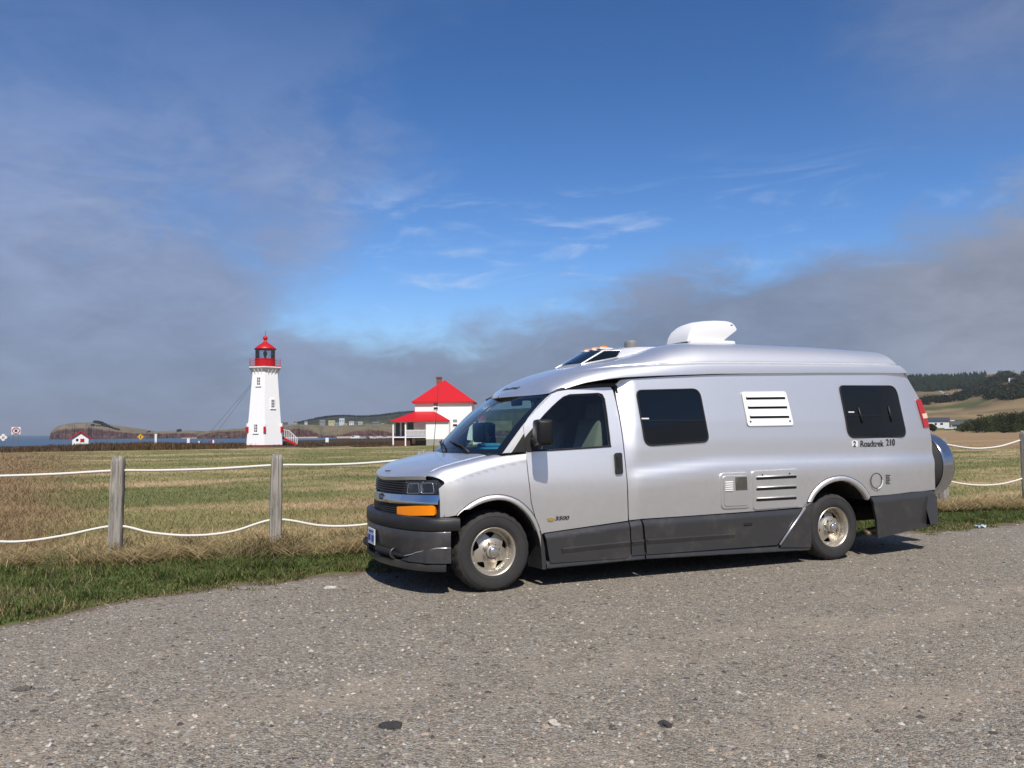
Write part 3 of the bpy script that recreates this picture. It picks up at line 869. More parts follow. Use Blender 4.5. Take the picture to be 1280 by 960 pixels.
# white louvred cover (upper)
lv = panel('louvre_cover', side_round([(925.8, 490.3), (981.2, 489.7), (991.2, 531.7), (934.0, 532.8)], .03), side_map, M_white, van, off=.014, th=.016, res=.05, edge=.008)
for (xa, y0, xb) in ((931.5, 498, 980), (933.8, 509.5, 982.5), (936.3, 521.4, 985)):
    (ua, wa), (ub, wb) = S(xa, y0), S(xb, y0 - .6)
    panel('louvre_slot', [(ua, wa - .016), (ub, wb - .016), (ub, wb + .016), (ua, wa + .016)], side_map, M_slot, lv, off=.0162, th=.001, res=.1)
    a, b = local(side_map(np.array(ua), np.array(wa))), local(side_map(np.array(ub), np.array(wb)))
    MB().prism([a + np.array([0, -.015, .026]), a + np.array([0, -.034, .010]), a + np.array([0, -.015, .014])], b - a).build('louvre_blade', M_white, lv)
for x, y in ((937, 527), (986.2, 526.3)):
    u_, w_ = S(x, y)
    MB().lathe([(0, -.02), (.009, -.02), (.010, -.012)], 10, 'Y', local(side_map(np.array(u_), np.array(w_)))).build('screw', M_black, lv)
# water heater door, silver, with white grid and exhaust box
wh_ = panel('heater_door', side_round([(899.5, 592.0), (935.2, 590.6), (936.6, 634.0), (901.6, 635.6)], .045), side_map, M_paint, van, off=.012, th=.014, res=.05, edge=.008)
panel('heater_door_panel', side_round([(902.6, 595.2), (932.6, 594.0), (933.8, 630.9), (904.6, 632.4)], .03), side_map, M_paint, wh_, off=.019, th=.006, res=.05, edge=.004)
for k in range(5):
    a, b = S(904.6, 602.8 + k * 2.6), S(914.4, 602.4 + k * 2.6)
    MB().tube([local(side_map(np.array(q[0]), np.array(q[1]))) + np.array([0, -.022, 0]) for q in (a, b)], .0075, 6).build('grid_bar', M_white, wh_)
bx = panel('exhaust_box', SP([(917.4, 596.2), (932, 595.6), (932.8, 612.2), (918.2, 612.8)]), side_map, simple('sooty_metal', (.10, .095, .085), .5, .3, dirt=((.35, .33, .28), 14, .7)), wh_, off=.0205, th=.003, res=.05)
# silver fridge vent with three slots
fv = panel('fridge_vent', side_round([(939.4, 589.4), (997.6, 586.2), (998.8, 632.6), (941.4, 636.8)], .03), side_map, M_paint, van, off=.012, th=.014, res=.05, edge=.008)
for ya, yb in ((598.2, 595.8), (611.5, 609.0), (625.0, 622.4)):
    panel('vent_slot', slot_poly((945.5, ya), (993.6, yb), .013), side_map, M_slot, fv, off=.0135, th=.001, res=.2)
    (ua, wa), (ub, wb) = S(945.5, ya), S(993.6, yb)
    MB().tube([local(side_map(np.array(a_), np.array(b_))) + np.array([0, -.018, .017]) for a_, b_ in ((ua, wa), (ub, wb))], .007, 6).build('slot_hood', M_paint, fv, smooth=True)
for x, y in ((952, 593.6), (986, 591.8)):
    u_, w_ = S(x, y); MB().lathe([(0, -.017), (.008, -.017), (.009, -.01)], 10, 'Y', local(side_map(np.array(u_), np.array(w_)))).build('screw', M_black, fv)
# fuel door ring and decal
u_, w_ = S(1095, 601)
fc = local(side_map(np.array(u_), np.array(w_)))
MB().tube([fc + np.array([.085 * math.cos(t), -.008, .085 * math.sin(t)]) for t in np.linspace(0, 2 * math.pi, 33)], .0045, 6, cap=False).build('fuel_door_ring', M_rubber, van)
MB().tube([fc + np.array([.088 * math.cos(t), -.011, .088 * math.sin(t)]) for t in np.linspace(-1.45, .1, 12)], .006, 6).build('fuel_cap_strap', M_white, van)
dc = MB()
for k in range(6):
    a = S(1107.3, 594 + k * 2.05); b = S(1112.3 - (k % 3 == 1) * 1.2, 594 + k * 2.05)
    dc.tube([local(side_map(np.array(q[0]), np.array(q[1]))) + np.array([0, -.001, 0]) for q in (a, b)], .008, 4)
dc.build('fuel_label', simple('label_grey', (.12, .12, .12), .6), van)
# model name on the flank
n_ = NRM(*S(1095, 554))
M_let = simple('black_lettering', (.012, .012, .014), .4)
o_ = local(side_map(*[np.array(q) for q in S(1075.6, 558.6)])) + n_ * .003
text_obj('flank_lettering', 'Roadtrek', .100, M_let, van, o_, (1, 0, 0), n_, .001, 0, S(1104.6, 556)[0] - S(1075.6, 556)[0], .0012)
o_ = local(side_map(*[np.array(q) for q in S(1107.6, 557.0)])) + n_ * .003
text_obj('flank_number', '210', .104, M_let, van, o_, (1, 0, 0), n_, .001, 0, S(1118.2, 555)[0] - S(1107.6, 555)[0], .0012)
lg = panel('flank_logo', fillet(SP([(1064.4, 550.8), (1072.2, 550.3), (1072.4, 558.6), (1064.8, 559.2)]), .03), side_map, simple('logo_pale', (.75, .75, .74), .4), van, off=.003, th=.003, res=.05)
o_ = local(side_map(*[np.array(q) for q in S(1065.9, 558.2)])) + n_ * .0062
text_obj('logo_figure', '2', .085, M_let, lg, o_, (1, 0, 0), n_, .001, .1, None, .002)
# tail lamps
tl = panel('tail_lamp', SP([(1144.3, 499.2), (1149.6, 499.0), (1155.0, 512.5), (1160.6, 534.6), (1154.4, 534.8), (1149.5, 517.5)]), side_map, M_red, van, off=.012, th=.03, res=.04, both=True)
rv = panel('reversing_lens', SP([(1151.4, 517.6), (1156.9, 516.6), (1158.3, 522.6), (1153.0, 523.4)]), side_map, M_cream, tl[0], off=.0145, th=.003, res=.05)
mirrored(rv, tl[1])

# --- lower skirts in charcoal
def skirt_map(topf, proud=.020, crease=None):
    def f(u, w):
        t = topf(u); d = t - w
        o = (proud + .012) * sstep(d, -.01, .06) + .006 * sstep(d, .05, .3)
        return np.stack([u, Vside(u, w) + o, w], -1)
    return f
def lerp_line(pts):
    q = sorted(SP(pts)); return lambda u: np.interp(u, [a for a, _ in q], [b for _, b in q])
st_d = lerp_line([(679.4, 666.4), (732, 658.9), (785, 651.4)])
panel('door_skirt', SP([(680.2, 667), (732, 659.6), (784.6, 652.2), (785.8, 690), (783.5, 694.5), (779, 697.2), (740, 699.6), (686, 703.4), (684, 694)]), skirt_map(st_d, crease=.19), M_char, van, res=.022, th=.03, both=True)
panel('sill_post_skirt', SP([(786.4, 651.9), (800.2, 649.4), (803.4, 692.6), (787.4, 694.0)]), skirt_map(lerp_line([(785, 652), (803, 649.4)]), crease=.21), M_char, van, res=.022, th=.03, both=True)
st_c = lerp_line([(801, 649.3), (860, 645.2), (920, 641.2), (1003, 635)])
panel('cargo_skirt', SP([(802.6, 649.8), (860, 645.8), (920, 641.8), (1001.5, 635.6), (968.5, 680.6), (920, 684.2), (860, 688.6), (806.2, 692.6)]), skirt_map(st_c, crease=.22), M_char, van, res=.022, th=.03, both=True)
panel('arch_skirt', SP([(1003.6, 633.0), (1009.0, 629.0), (1014, 628.4), (1011.5, 645), (1010.4, 660), (1010.2, 683.6), (971.5, 683.6)]), lambda u, w: np.stack([u, Vside(u, w) + .045, w], -1), M_char, van, res=.05, th=.05, both=True)
for nm_, row_ in (('door_skirt', [(700, 686), (740, 681.5), (785, 677.2)]), ('sill_post_skirt', [(787, 677), (802, 675.4)]), ('cargo_skirt', [(806, 675), (860, 671.2), (915, 667.4)])):
    par = [o for o in van.children if o.name.split('.')[0] == nm_]
    r2 = np.array(SP(row_)); r2 = np.stack([np.linspace(r2[0, 0], r2[-1, 0], 20), np.interp(np.linspace(r2[0, 0], r2[-1, 0], 20), r2[:, 0], r2[:, 1])], -1)
    for s, pa in zip((1, -1), par):
        m_ = MB()
        for dz_ in (0,):
            P = np.array([[(u, -s * (float(Vside(u, w)) + .030), w + .016), (u, -s * (float(Vside(u, w)) + .052), w + .002), (u, -s * (float(Vside(u, w)) + .050), w - .006), (u, -s * (float(Vside(u, w)) + .030), w - .05)] for u, w in r2])
            m_.grid(P)
        m_.build('skirt_rib', M_char, pa, angle=30)
q = np.array(SP([(1002.4, 634.6), (985, 659.5), (970.8, 680.2)]))
for s in (1, -1):
    o = MB().tube(list(local(side_map(q[:, 0], q[:, 1])) + np.array([0, -.048, 0])), .012, 8).build('skirt_trim', M_trim, van, smooth=True)
    if s < 0:
        for v_ in o.data.vertices: v_.co.y *= -1
        o.data.flip_normals()
q = S(932.3, 654.6); cc_ = local(side_map(np.array(q[0]), np.array(q[1])))
MB().box(cc_ + np.array([0, -.03, 0]), (.11, .02, .035), bev=.008).build('skirt_latch', M_rubber, van)
# sill rail: swept along the bottom
def rail(name, a, b, both=True):
    (ua, wa), (ub, wb) = S(*a), S(*b)
    us = np.linspace(ua, ub, 30); P = []
    for u in us:
        wb_ = wa + (wb - wa) * (u - ua) / (ub - ua); V0 = float(Vside(u, wb_))
        P.append([(u, -(V0 - .06), wb_), (u, -(V0 + .018), wb_ + .002), (u, -(V0 + .034), wb_ + .012), (u, -(V0 + .034), wb_ + .038), (u, -(V0 + .018), wb_ + .068), (u, -(V0 - .03), wb_ + .072)])
    m_ = MB().grid(np.array(P)); m_.add([], [])
    o = m_.build(name, M_char, van, angle=35); mirrored(o)
rail('sill_rail', (681.5, 711.2), (803.6, 699.4)); rail('sill_rail', (805.4, 699.2), (1010, 687.6))
# rear skirt and rear bumper
panel('rear_skirt', SP([(1088.4, 621.4), (1110, 618.4), (1140, 614.6), (1166.2, 613.2), (1168.2, 655.2), (1130, 663.6), (1094.0, 672.4), (1092.3, 650), (1089.5, 634)]), skirt_map(lerp_line([(1085, 621.6), (1166, 613.2)]), .022, crease=.34), M_char, van, res=.025, th=.03, both=True)
RB = []
for v in np.linspace(-1.0, 1.0, 31):
    ub = 5.76 - .20 * abs(v) ** 5
    RB.append([(5.44, -v * .9, .665), (ub - .03, -v, .662), (ub, -v, .64), (ub, -v, .36), (ub - .03, -v, .325), (5.44, -v, .32)])
mb_ = MB().grid(np.array(RB))
for sgn in (1, -1):
    e_ = RB[-1] if sgn > 0 else RB[0]
    mb_.add(e_, [tuple(range(6))])
mb_.build('rear_bumper', M_char, van, angle=40)
MB().tube([(5.1, -.72, .30), (4.62, -.80, .27), (4.55, -.93, .255)], .028, 12).build('exhaust_pipe', simple('rusty_pipe', (.16, .12, .09), .6, .6, dirt=((.3, .2, .12), 20, .5)), van, smooth=True)

# --- wheel arch mouldings and liners
M_arch = M_paint
for nm_, outer, inner, cx in (('front', arch_f[:-1], [(574.5, 646.5), (580, 641.8), (588, 636.2), (596, 631.6), (604, 628.4), (613, 626), (623, 624.8), (632, 625.6), (639.5, 628), (647, 632.4), (655, 639), (661.5, 646.5), (666.5, 655), (670.5, 664.5), (673.8, 675), (675.6, 686)], 0.0),
                              ('rear', arch_r, [(1014, 628), (1017, 621.5), (1021.5, 615.5), (1027, 610), (1034, 605.4), (1042, 602.2), (1049.5, 601), (1056, 601.2), (1063, 603.4), (1069.5, 607.2), (1075.2, 612.2), (1079.8, 618.2), (1083.5, 625)], 4.02)):
    A = np.array(SP(outer)); 
    ku = np.linspace(0, 1, 40)
    def rs(p):
        s = np.concatenate([[0], np.cumsum(np.linalg.norm(np.diff(p, axis=0), axis=1))]); s /= s[-1]
        return np.stack([np.interp(ku, s, p[:, 0]), np.interp(ku, s, p[:, 1])], -1)
    A = rs(A); B = rs(np.array(SP(inner)))
    if nm_ == 'front': B[:4] = A[:4] * .75 + B[:4] * .25
    V0 = Vside(A[:, 0], np.minimum(A[:, 1], 1.0)); Vb = Vside(B[:, 0], B[:, 1])
    P = np.zeros((40, 6, 3))
    for j, (t, o_) in enumerate(((0, .000), (.12, .012), (.45, .022), (.85, .020), (1.0, .010), (1.0, -.05))):
        q = A * (1 - t) + B * t
        P[:, j] = np.stack([q[:, 0], -(V0 * (1 - t) + Vb * t + o_), q[:, 1]], -1)
    o = MB().grid(P).build('arch_moulding', M_arch, van, smooth=True); mirrored(o)
    o = MB().tube([(a_, -(v_ + .002), w_) for a_, v_, w_ in zip(A[:, 0], V0, A[:, 1])], .004, 6).build('arch_seam', M_rubber, van); mirrored(o)
    # liner
    L1 = np.stack([B[:, 0], -(Vb - .03), B[:, 1]], -1); L2 = L1.copy(); L2[:, 1] = -.50
    base0, base1 = L1[0].copy(), L1[-1].copy()
    lin = MB().grid(np.stack([L1, L2]))
    o = lin.build('arch_liner', M_under, van); mirrored(o)
    pk = MB().add([tuple(p) for p in L2] + [(L2[-1][0], -.5, .2), (L2[0][0], -.5, .2)], [tuple(range(42))])
    o = pk.build('arch_back', M_under, van); mirrored(o)
# mud flap strip behind the front wheel
for s in (1, -1):
    mf = np.array(SP([(674.5, 663), (677.3, 672), (679.6, 684), (680.8, 697), (681.4, 711.2)]))
    P = np.array([[(u, -(float(Vside(u, w)) + .02) * s, w), (u - .035, -(float(Vside(u, w)) + .012) * s, w), (u - .06, -(float(Vside(u, w)) - .25) * s, w)] for u, w in mf])
    MB().grid(P).build('mud_flap', M_char, van, smooth=False)
# underbody
MB().box((2.45, 0, .40), (5.9, 1.0, .10)).build('floor_pan', M_under, van)
MB().box((.62 + 1.45, 0, .42), (2.8, 1.88, .06)).build('floor_pan', M_under, van)
MB().box((5.1, 0, .50), (.75, 1.84, .06)).build('floor_pan', M_under, van)
MB().tube([(0, -.75, .36), (0, .75, .36)], .06, 12).build('axle', M_under, van)
MB().tube([(4.02, -.75, .36), (4.02, .75, .36)], .07, 12).build('axle', M_under, van)

# --- roof cap
_B = table([(.46, .0), (.475, .13), (.50, .24), (.54, .36), (.58, .46), (.62, .57), (.65, .66), (.68, .745), (.74, .795), (.82, .83), (1.0, .868), (1.2, .90), (1.4, .905), (1.6, .908), (2.2, .908), (4.6, .893), (5.2, .868)], .010, 0, 6)
_E = table([(.44, 1.788), (.66, 1.797), (.74, 1.825), (.85, 1.862), (1.0, 1.905), (1.2, 1.938), (1.4, 1.962), (1.8, 1.985), (2.5, 2.017), (4.0, 2.058), (5.2, 2.085)], .03, 0, 6)
_C = table([(.42, 1.79), (.47, 1.815), (.54, 1.855), (.61, 1.893), (.70, 1.938), (.80, 1.985), (1.01, 2.06), (1.17, 2.105), (1.3, 2.135), (1.5, 2.175), (1.7, 2.215), (1.9, 2.265), (2.1, 2.325), (2.4, 2.385), (2.8, 2.40), (4.2, 2.395), (5.2, 2.37)], .03, 0, 6)
_m = table([(.44, 2.2), (.65, 2.4), (.8, 3.0), (1.0, 3.6), (1.5, 4.2), (1.9, 4.6), (5.5, 4.8)], .05, 0, 6)
_k = table([(.44, 1.7), (1.0, 1.9), (1.6, 1.9), (2.0, 1.9), (5.5, 1.9)], .05, 0, 6)
_re = sorted([(w, u) for u, w in SP([(1169, 611.8), (1168.3, 587.5), (1164.8, 554.7), (1161.3, 533.6), (1155.5, 512.5), (1143.7, 489), (1136, 476), (1129.2, 465.6)])] + [van_at(1121.5, 452, .865)[::-1], van_at(1113, 443, .80)[::-1], van_at(1106, 436.5, .72)[::-1], (2.43, van_at(1106, 436.5, .72)[0] - .10)])
_re = [(.2, _re[0][1] - .03)] + _re
ur = table(_re, .012)
us = np.concatenate([np.array([.452, .458, .466, .475, .485, .50, .52, .54, .56, .58, .60, .62, .64, .66, .68]), np.linspace(.71, 2.2, 40), np.linspace(2.3, 5.14, 36)])
th = np.concatenate([np.linspace(0, .35, 22), np.linspace(.37, math.pi / 2, 30)])
def cap_pt(u, t, shear=True):
    m_, k_ = float(_m(u)), float(_k(u)); E, C = float(_E(u)), float(_C(u)); Bw = float(_B(u))
    c, s = max(math.cos(t), 0), math.sin(t)
    v = Bw * c ** (2 / m_); z = E + (C - E) * s ** (2 / k_)
    # two moulded grooves along the flank
    f = (z - E) / max(C - E, .05)
    g = sstep(u, .85, 1.2)
    zc = E + .115 - .02 * sstep(u, 2.0, 5.0)
    gr = math.exp(-((z - zc) / .010) ** 2)
    v -= .024 * g * gr
    if z > zc: v -= .012 * g
    if shear and u > 4.0:
        uu = 4.0 + (u - 4.0) * (float(ur(z)) - 4.0) / (5.14 - 4.0)
    else: uu = u
    return (uu, -v, z)
def thetas(u):
    E, C, k_ = float(_E(u)), float(_C(u)), float(_k(u)); h = C - E
    zc = .115 - .02 * float(sstep(u, 2.0, 5.0)); sc = min(1.0, h / .30)
    offs = np.array([0, .02, .045, .07, zc - .030, zc - .022, zc - .015, zc - .009, zc - .004, zc - .0005, zc + .0005, zc + .004, zc + .009, zc + .015, zc + .022, zc + .030, zc + .045, zc + .06]) * sc
    t0 = np.arcsin(np.clip((offs / h) ** (k_ / 2), 0, 1))
    return np.concatenate([t0, np.linspace(t0[-1], math.pi / 2, 36)[1:]])
P = np.array([[cap_pt(u, t) for t in thetas(u)] for u in us])
Pm = P.copy(); Pm[:, :, 1] *= -1
full = np.concatenate([P, Pm[:, -2::-1]], axis=1)
capm = MB().grid(full)
low_e = full[:, [0, -1]].copy()
# turned-under lip along the bottom edge
lip = np.array([[p, p + np.array([0.0, .05, -.004])] for p in full[:, 0]]); lip2 = lip.copy(); lip2[:, :, 1] *= -1
capm.grid(lip); capm.grid(lip2)
cap = capm.build('roof_cap', M_paint, van, angle=48)
from mathutils.bvhtree import BVHTree
cap_bvh = BVHTree.FromPolygons([v.co.copy() for v in cap.data.vertices], [tuple(p.vertices) for p in cap.data.polygons])
def on_cap(px, py):
    o, d = van_ray(px, py)
    h = cap_bvh.ray_cast(o, d)
    return h[0], h[1]
# rear panel closing the back
rows = []
last = full[-1]
nh = len(last) // 2
half = [tuple(p) for p in last[:nh + 1]]
zs = list(np.linspace(.62, float(half[0][2]), 24))[:-1]
Lft = [(float(ur(z)) + .0, -(float(Vside(ur(z), z)) - .002), z) for z in zs] + half[:-1]
for p in Lft:
    hw = -p[1]
    rows.append([(p[0] + .10 * (1 - abs(x) ** 2.6) - .006, -x * hw, p[2]) for x in np.linspace(1, -1, 25)])
rearp = MB().grid(np.array(rows)).build('rear_door', M_paint, van, smooth=True)
rg = [(float(ur(z)) + .10 * (1 - abs(x) ** 2.6) + .004, -x * .74, z) for z in (1.35,) for x in (0,)]
MB().grid(np.array([[(float(ur(z)) + .104 * (1 - abs(x * .82) ** 2.6), -x * .75, z) for x in np.linspace(1, -1, 17)] for z in np.linspace(1.25, 1.95, 12)])).build('rear_window', M_dglass, rearp, smooth=True)
# drip gap over the door: dark rain gutter and the jamb behind
gut = []
for x, y in ((688.5, 492.6), (697, 488.4), (708, 485.6), (735, 482.6), (766, 480.6), (770, 484), (772, 492)):
    u_, w_ = S(x, y); gut.append((u_, -float(Vside(u_, w_)) + .012, w_))
o = MB().tube(gut, [.012, .016, .022, .028, .030, .024, .016], 8).build('rain_gutter', M_black, van, smooth=True); mirrored(o)
jam = []
for x, y in ((765, 482), (769, 498), (773, 515), (776.5, 538), (779.5, 562), (782.2, 590), (784, 615), (785.3, 650), (786.5, 690)):
    u_, w_ = S(x, y); jam.append([(u_ - .05, -float(Vside(u_, w_)) + .020, w_), (u_ + .07, -float(Vside(u_, w_)) + .016, w_)])
o = MB().grid(np.array(jam)).build('door_jamb', M_rubber, van); mirrored(o)
# inner shell that keeps light out of the gaps
ins = MB()
for s in (1, -1):
    for (ua, ub, wa, wb) in ((.45, 1.45, .42, 1.18),):
        ins.box(((ua + ub) / 2, s * .90, (wa + wb) / 2), (ub - ua, .04, wb - wa))
ins.box((-.25, 0, .80), (.55, 1.2, .5)); ins.box((.42, 0, .85), (.06, 1.6, .8))
ins.build('inner_shell', M_under, van)
MB().box((1.95, 0, 1.15), (.05, 1.72, 1.5)).build('bulkhead', simple('cabin_cloth', (.20, .20, .18), .9), van)
MB().box((1.45, 0, 1.86), (1.0, 1.30, .03)).build('headlining', simple('headlining_cloth', (.16, .16, .15), .95), van)

# roof light pod, marker lamps, air conditioner, fan
def cap_patch(px_poly, name, mat, parent, off=.008, n=9):
    """a glazed patch laid on the roof shell between four corners"""
    (a, b, c, d) = px_poly
    V_, N_ = [], []
    for i in range(n):
        for j in range(n):
            s, t = i / (n - 1), j / (n - 1)
            x = (a[0] * (1 - s) + b[0] * s) * (1 - t) + (d[0] * (1 - s) + c[0] * s) * t
            y = (a[1] * (1 - s) + b[1] * s) * (1 - t) + (d[1] * (1 - s) + c[1] * s) * t
            h, nn = on_cap(x, y)
            if h is None: h, nn = on_cap(x, y + 3)
            if nn.z < 0: nn = -nn
            V_.append(np.array(h) + np.array(nn) * off)
    return MB().grid(np.array(V_).reshape(n, n, 3)).build(name, mat, parent, smooth=True)

PV = .285
fb, ft, rt_, rb_ = [van_at(x, y, PV) for x, y in ((725.4, 455.4), (755.4, 437.6), (777.5, 437.4), (771, 447))]
pod = MB()
zt = ft[1]
for s in (1, -1):
    side = [(fb[0], -s * PV, fb[1] - .10), (fb[0], -s * PV, fb[1]), (ft[0], -s * (PV - .015), zt), (1.95, -s * (PV - .015), zt + .045), (2.5, -s * (PV - .02), 2.36), (2.5, -s * PV, 2.2), (fb[0] + .3, -s * PV, 2.05)]
    if s > 0: sideL = side
    pod.add(side, [tuple(range(len(side)))])
n_ = 13
def across(u, z, hv, cr): return [(u - .02 * (1 - x * x), x * hv, z + cr * (1 - x * x)) for x in np.linspace(1, -1, n_)]
pod.grid(np.array([across(fb[0], fb[1] - .10, PV, .0), across(fb[0], fb[1], PV, .008), across(ft[0], zt, PV - .015, .012), across(ft[0] + .16, zt + .022, PV - .015, .018), across(1.95, zt + .045, PV - .015, .02), across(2.5, 2.36, PV - .02, .02)]))
podo = pod.build('skylight_pod', M_paint, cap, angle=30)
fg = []
for t in np.linspace(.07, .93, 7):
    u, z = fb[0] + (ft[0] - fb[0]) * t, fb[1] + (zt - fb[1]) * t
    hv = (PV - .006) * .90
    fg.append([(u - .022 * (1 - x * x) - .006, x * hv, z + .011 * (1 - x * x) + .008) for x in np.linspace(1, -1, n_)])
MB().grid(np.array(fg)).build('front_skylight', M_dglass, podo, smooth=True)
sw = [van_at(x, y, PV + .008) for x, y in ((729.5, 453.6), (756.5, 438.9), (775.5, 438.6), (770.2, 446.0))]
for s in (1, -1):
    MB().prism([(u, -s * (PV + .004 - .017 * (w - fb[1]) / (zt - fb[1])), w) for u, w in sw], (0, -s * .012, 0)).build('side_skylight', M_dglass, podo)
    fl = [van_at(x, y, PV + .006) for x, y in ((725.8, 455.6), (755.4, 438.0), (777.6, 437.8), (770.8, 447.2))]
    pts = [(u, -s * (PV + .006 - .017 * (w - fb[1]) / (zt - fb[1])), w) for u, w in fl]
    MB().tube(pts + [pts[0]], .010, 6, cap=False).build('skylight_frame', M_paint, podo, smooth=True)
for v in (.17, .0, -.17):
    x0 = ft[0] + .06; z0 = zt + .022 + .012 * (1 - (v / .28) ** 2)
    lm = MB()
    for i in range(7):
        pass
    prof = [(.062 * math.cos(t) , .027 * math.sin(t)) for t in np.linspace(0, math.pi / 2, 6)]
    lm.lathe(prof, 14, 'Z', (0, 0, 0))
    for k in range(len(lm.v)):
        x, y, z = lm.v[k]; lm.v[k] = (x0 + x * 1.0, -v + y * .55, z0 + z)
    lo_ = lm.build('marker_lamp', M_amber, cap, smooth=True)
    MB().box((x0 + .01, -v, z0 - .005), (.16, .085, .022), bev=.008).build('lamp_base', M_white, lo_)
fu, fz = van_at(788.5, 429, 0.0)
fn = MB().lathe([(0, .035), (.045, .032), (.065, .02), (.072, .0), (.072, -.10)], 18, 'Z', (fu, 0, fz)).build('roof_vent', simple('vent_grey', (.20, .20, .195), .6, var=.2), cap, smooth=True)
# air conditioner shell
AV = .215
ac_px = [(859.5, 426.5), (861.5, 418), (865.5, 411), (871, 406.8), (879, 404.2), (890, 402.8), (903, 402.2), (912, 402.6), (916.5, 404.2), (919.6, 407.6), (922.0, 411.6), (915, 417.0), (905.5, 424.6), (903, 427)]
acp = np.array([van_at(x, y, AV) for x, y in ac_px])
zb = acp[:, 1].min() - .06
rows = []
lat = np.array([-1, -.985, -.94, -.85, -.6, -.3, 0, .3, .6, .85, .94, .985, 1.0])
umid = acp[:, 0].mean()
for x in lat:
    e = 1 - abs(x) ** 6
    row = []
    for i, (u, w) in enumerate(acp):
        fr_ = np.clip((umid - u) / (umid - acp[:, 0].min()), 0, 1)
        uu = u - .0 * fr_ * (1 - abs(x) ** 2.2)
        ww = w + .035 * (1 - x * x) * (1 if 2 < i < 11 else 0)
        k = .90 + .10 * min(1, e * 3)
        row.append((umid + (uu - umid) * k, -x * AV, zb + (ww - zb) * k))
    rows.append(row)
acm = MB().grid(np.array(rows))
n14 = len(ac_px)
acm.f.append(tuple(range(n14))); acm.f.append(tuple((len(lat) - 1) * n14 + i for i in range(n14))[::-1])
aco = acm.build('air_conditioner', M_white, cap, angle=38)
bu0, bu1 = van_at(860, 424.5, AV)[0], van_at(919, 426, AV)[0]
MB().box(((bu0 + bu1) / 2 + .0, 0, zb + .035), (bu1 - bu0 - .02, AV * 2 + .06, .10), bev=.03).build('air_conditioner_base', M_white, aco, angle=60)
MB().box((acp[9][0] - .06, -AV - .002, acp[9][1] + .01), (.03, .006, .012)).build('fixing', M_trim, aco)
# dark script above the windscreen
lt = text_obj('cap_lettering', 'Roadtrek', .085, M_let, cap, (0, 0, 0), (1, 0, 0), (0, 0, 1), .0, .35, .42, .003)
for v_ in lt.data.vertices:
    x, y = v_.co.x, v_.co.y
    h, nn, _, _ = cap_bvh.ray_cast(Vector((.575 + y * .8, .21 - x, 5)), Vector((0, 0, -1)))
    if h is None: h, nn, _, _ = cap_bvh.find_nearest(Vector((.575 + y * .8, .21 - x, 1.87)))
    if nn.z < 0: nn = -nn
    v_.co = h + nn * .004
# --- cabin: seats, dash, wheel
for s in (1, -1):
    sb = MB().box((.98, -s * .46, .86), (.50, .52, .16), bev=.05).build('seat', M_cloth, van, angle=60)
    MB().box((1.25, -s * .46, 1.23), (.14, .50, .66), M=Matrix.Rotation(rad(14), 4, 'Y'), bev=.055).build('seat_back', M_cloth, sb, angle=60)
    MB().box((1.33, -s * .46, 1.63), (.10, .28, .20), M=Matrix.Rotation(rad(10), 4, 'Y'), bev=.045).build('headrest', M_cloth, sb, angle=60)
dm = MB()
dm.grid(np.array([[(u, -v, z) for v in np.linspace(-.86, .86, 9)] for u, z in ((-.02, 1.235), (.10, 1.235), (.32, 1.225), (.46, 1.19), (.50, 1.08), (.50, .75))]))
dash = dm.build('dashboard', M_dash, van, angle=40)
stw = MB().tube([(.62 + .05 * math.cos(t), -.46 + .19 * math.sin(t), 1.20 + .18 * math.cos(t)) for t in np.linspace(0, 2 * math.pi, 25)], .015, 8, cap=False)
stw.tube([(.45, -.46, 1.10), (.62, -.46, 1.20)], .03, 8); stw.box((.615, -.46, 1.20), (.03, .30, .035)); stw.build('steering_wheel', M_black, van, smooth=True)
MB().box((.66, .0, 1.74), (.03, .25, .07), bev=.02).build('rear_view_mirror', M_black, van)

# --- wheels
wheel = empty('wheel', (0, 0, 0), 0, van)
R0 = .365
n = 96
prof = [(.208, -.085), (.216, -.112), (.232, -.122), (.262, -.128), (.300, -.128), (.326, -.122), (.344, -.110), (.356, -.094), (.3625, -.075), (.365, -.055), (.356, -.050), (.356, -.042), (.366, -.040), (.366, -.010), (.356, -.006), (.356, .006), (.366, .010), (.366, .040), (.356, .042), (.356, .050), (.365, .055), (.3625, .075), (.356, .094), (.344, .110), (.326, .122), (.300, .128), (.24, .122), (.208, .085)]
ty = MB().lathe(prof, n, 'Y')
for i, (r, h) in enumerate(prof):
    for k in range(n):
        x, y, z = ty.v[i * n + k]
        if .35 < r and abs(h) > .055 and (k % 4) < 1:
            f = (r - .012) / r; ty.v[i * n + k] = (x * f, y, z * f)
        elif r > .36 and .02 < abs(h) < .06 and (k + (1 if h > 0 else 3)) % 4 < 1:
            f = (r - .010) / r; ty.v[i * n + k] = (x * f, y, z * f)
        x, y, z = ty.v[i * n + k]
        if z < -.335: ty.v[i * n + k] = (x * (1 + .02 * (-z - .335) / .03), y * (1 + .06 * (-z - .335) / .03), z * .985)
tyo = ty.build('tyre', M_tyre, wheel, angle=38)
sw_ = MB()
for r in (.245, .318): sw_.tube([(r * math.cos(t), -.1265 if r > .3 else -.1255, r * math.sin(t)) for t in np.linspace(0, 2 * math.pi, 65)], .0022, 5, cap=False)
sw_.build('sidewall_rib', M_tyre, tyo)
rim = MB().lathe([(.209, -.085), (.217, -.100), (.219, -.112), (.213, -.118), (.204, -.114), (.198, -.100), (.192, -.085), (.187, -.05), (.182, -.02), (.182, .07), (.2, .09)], 64, 'Y')
rimo = rim.build('rim', M_rim, wheel, angle=50)
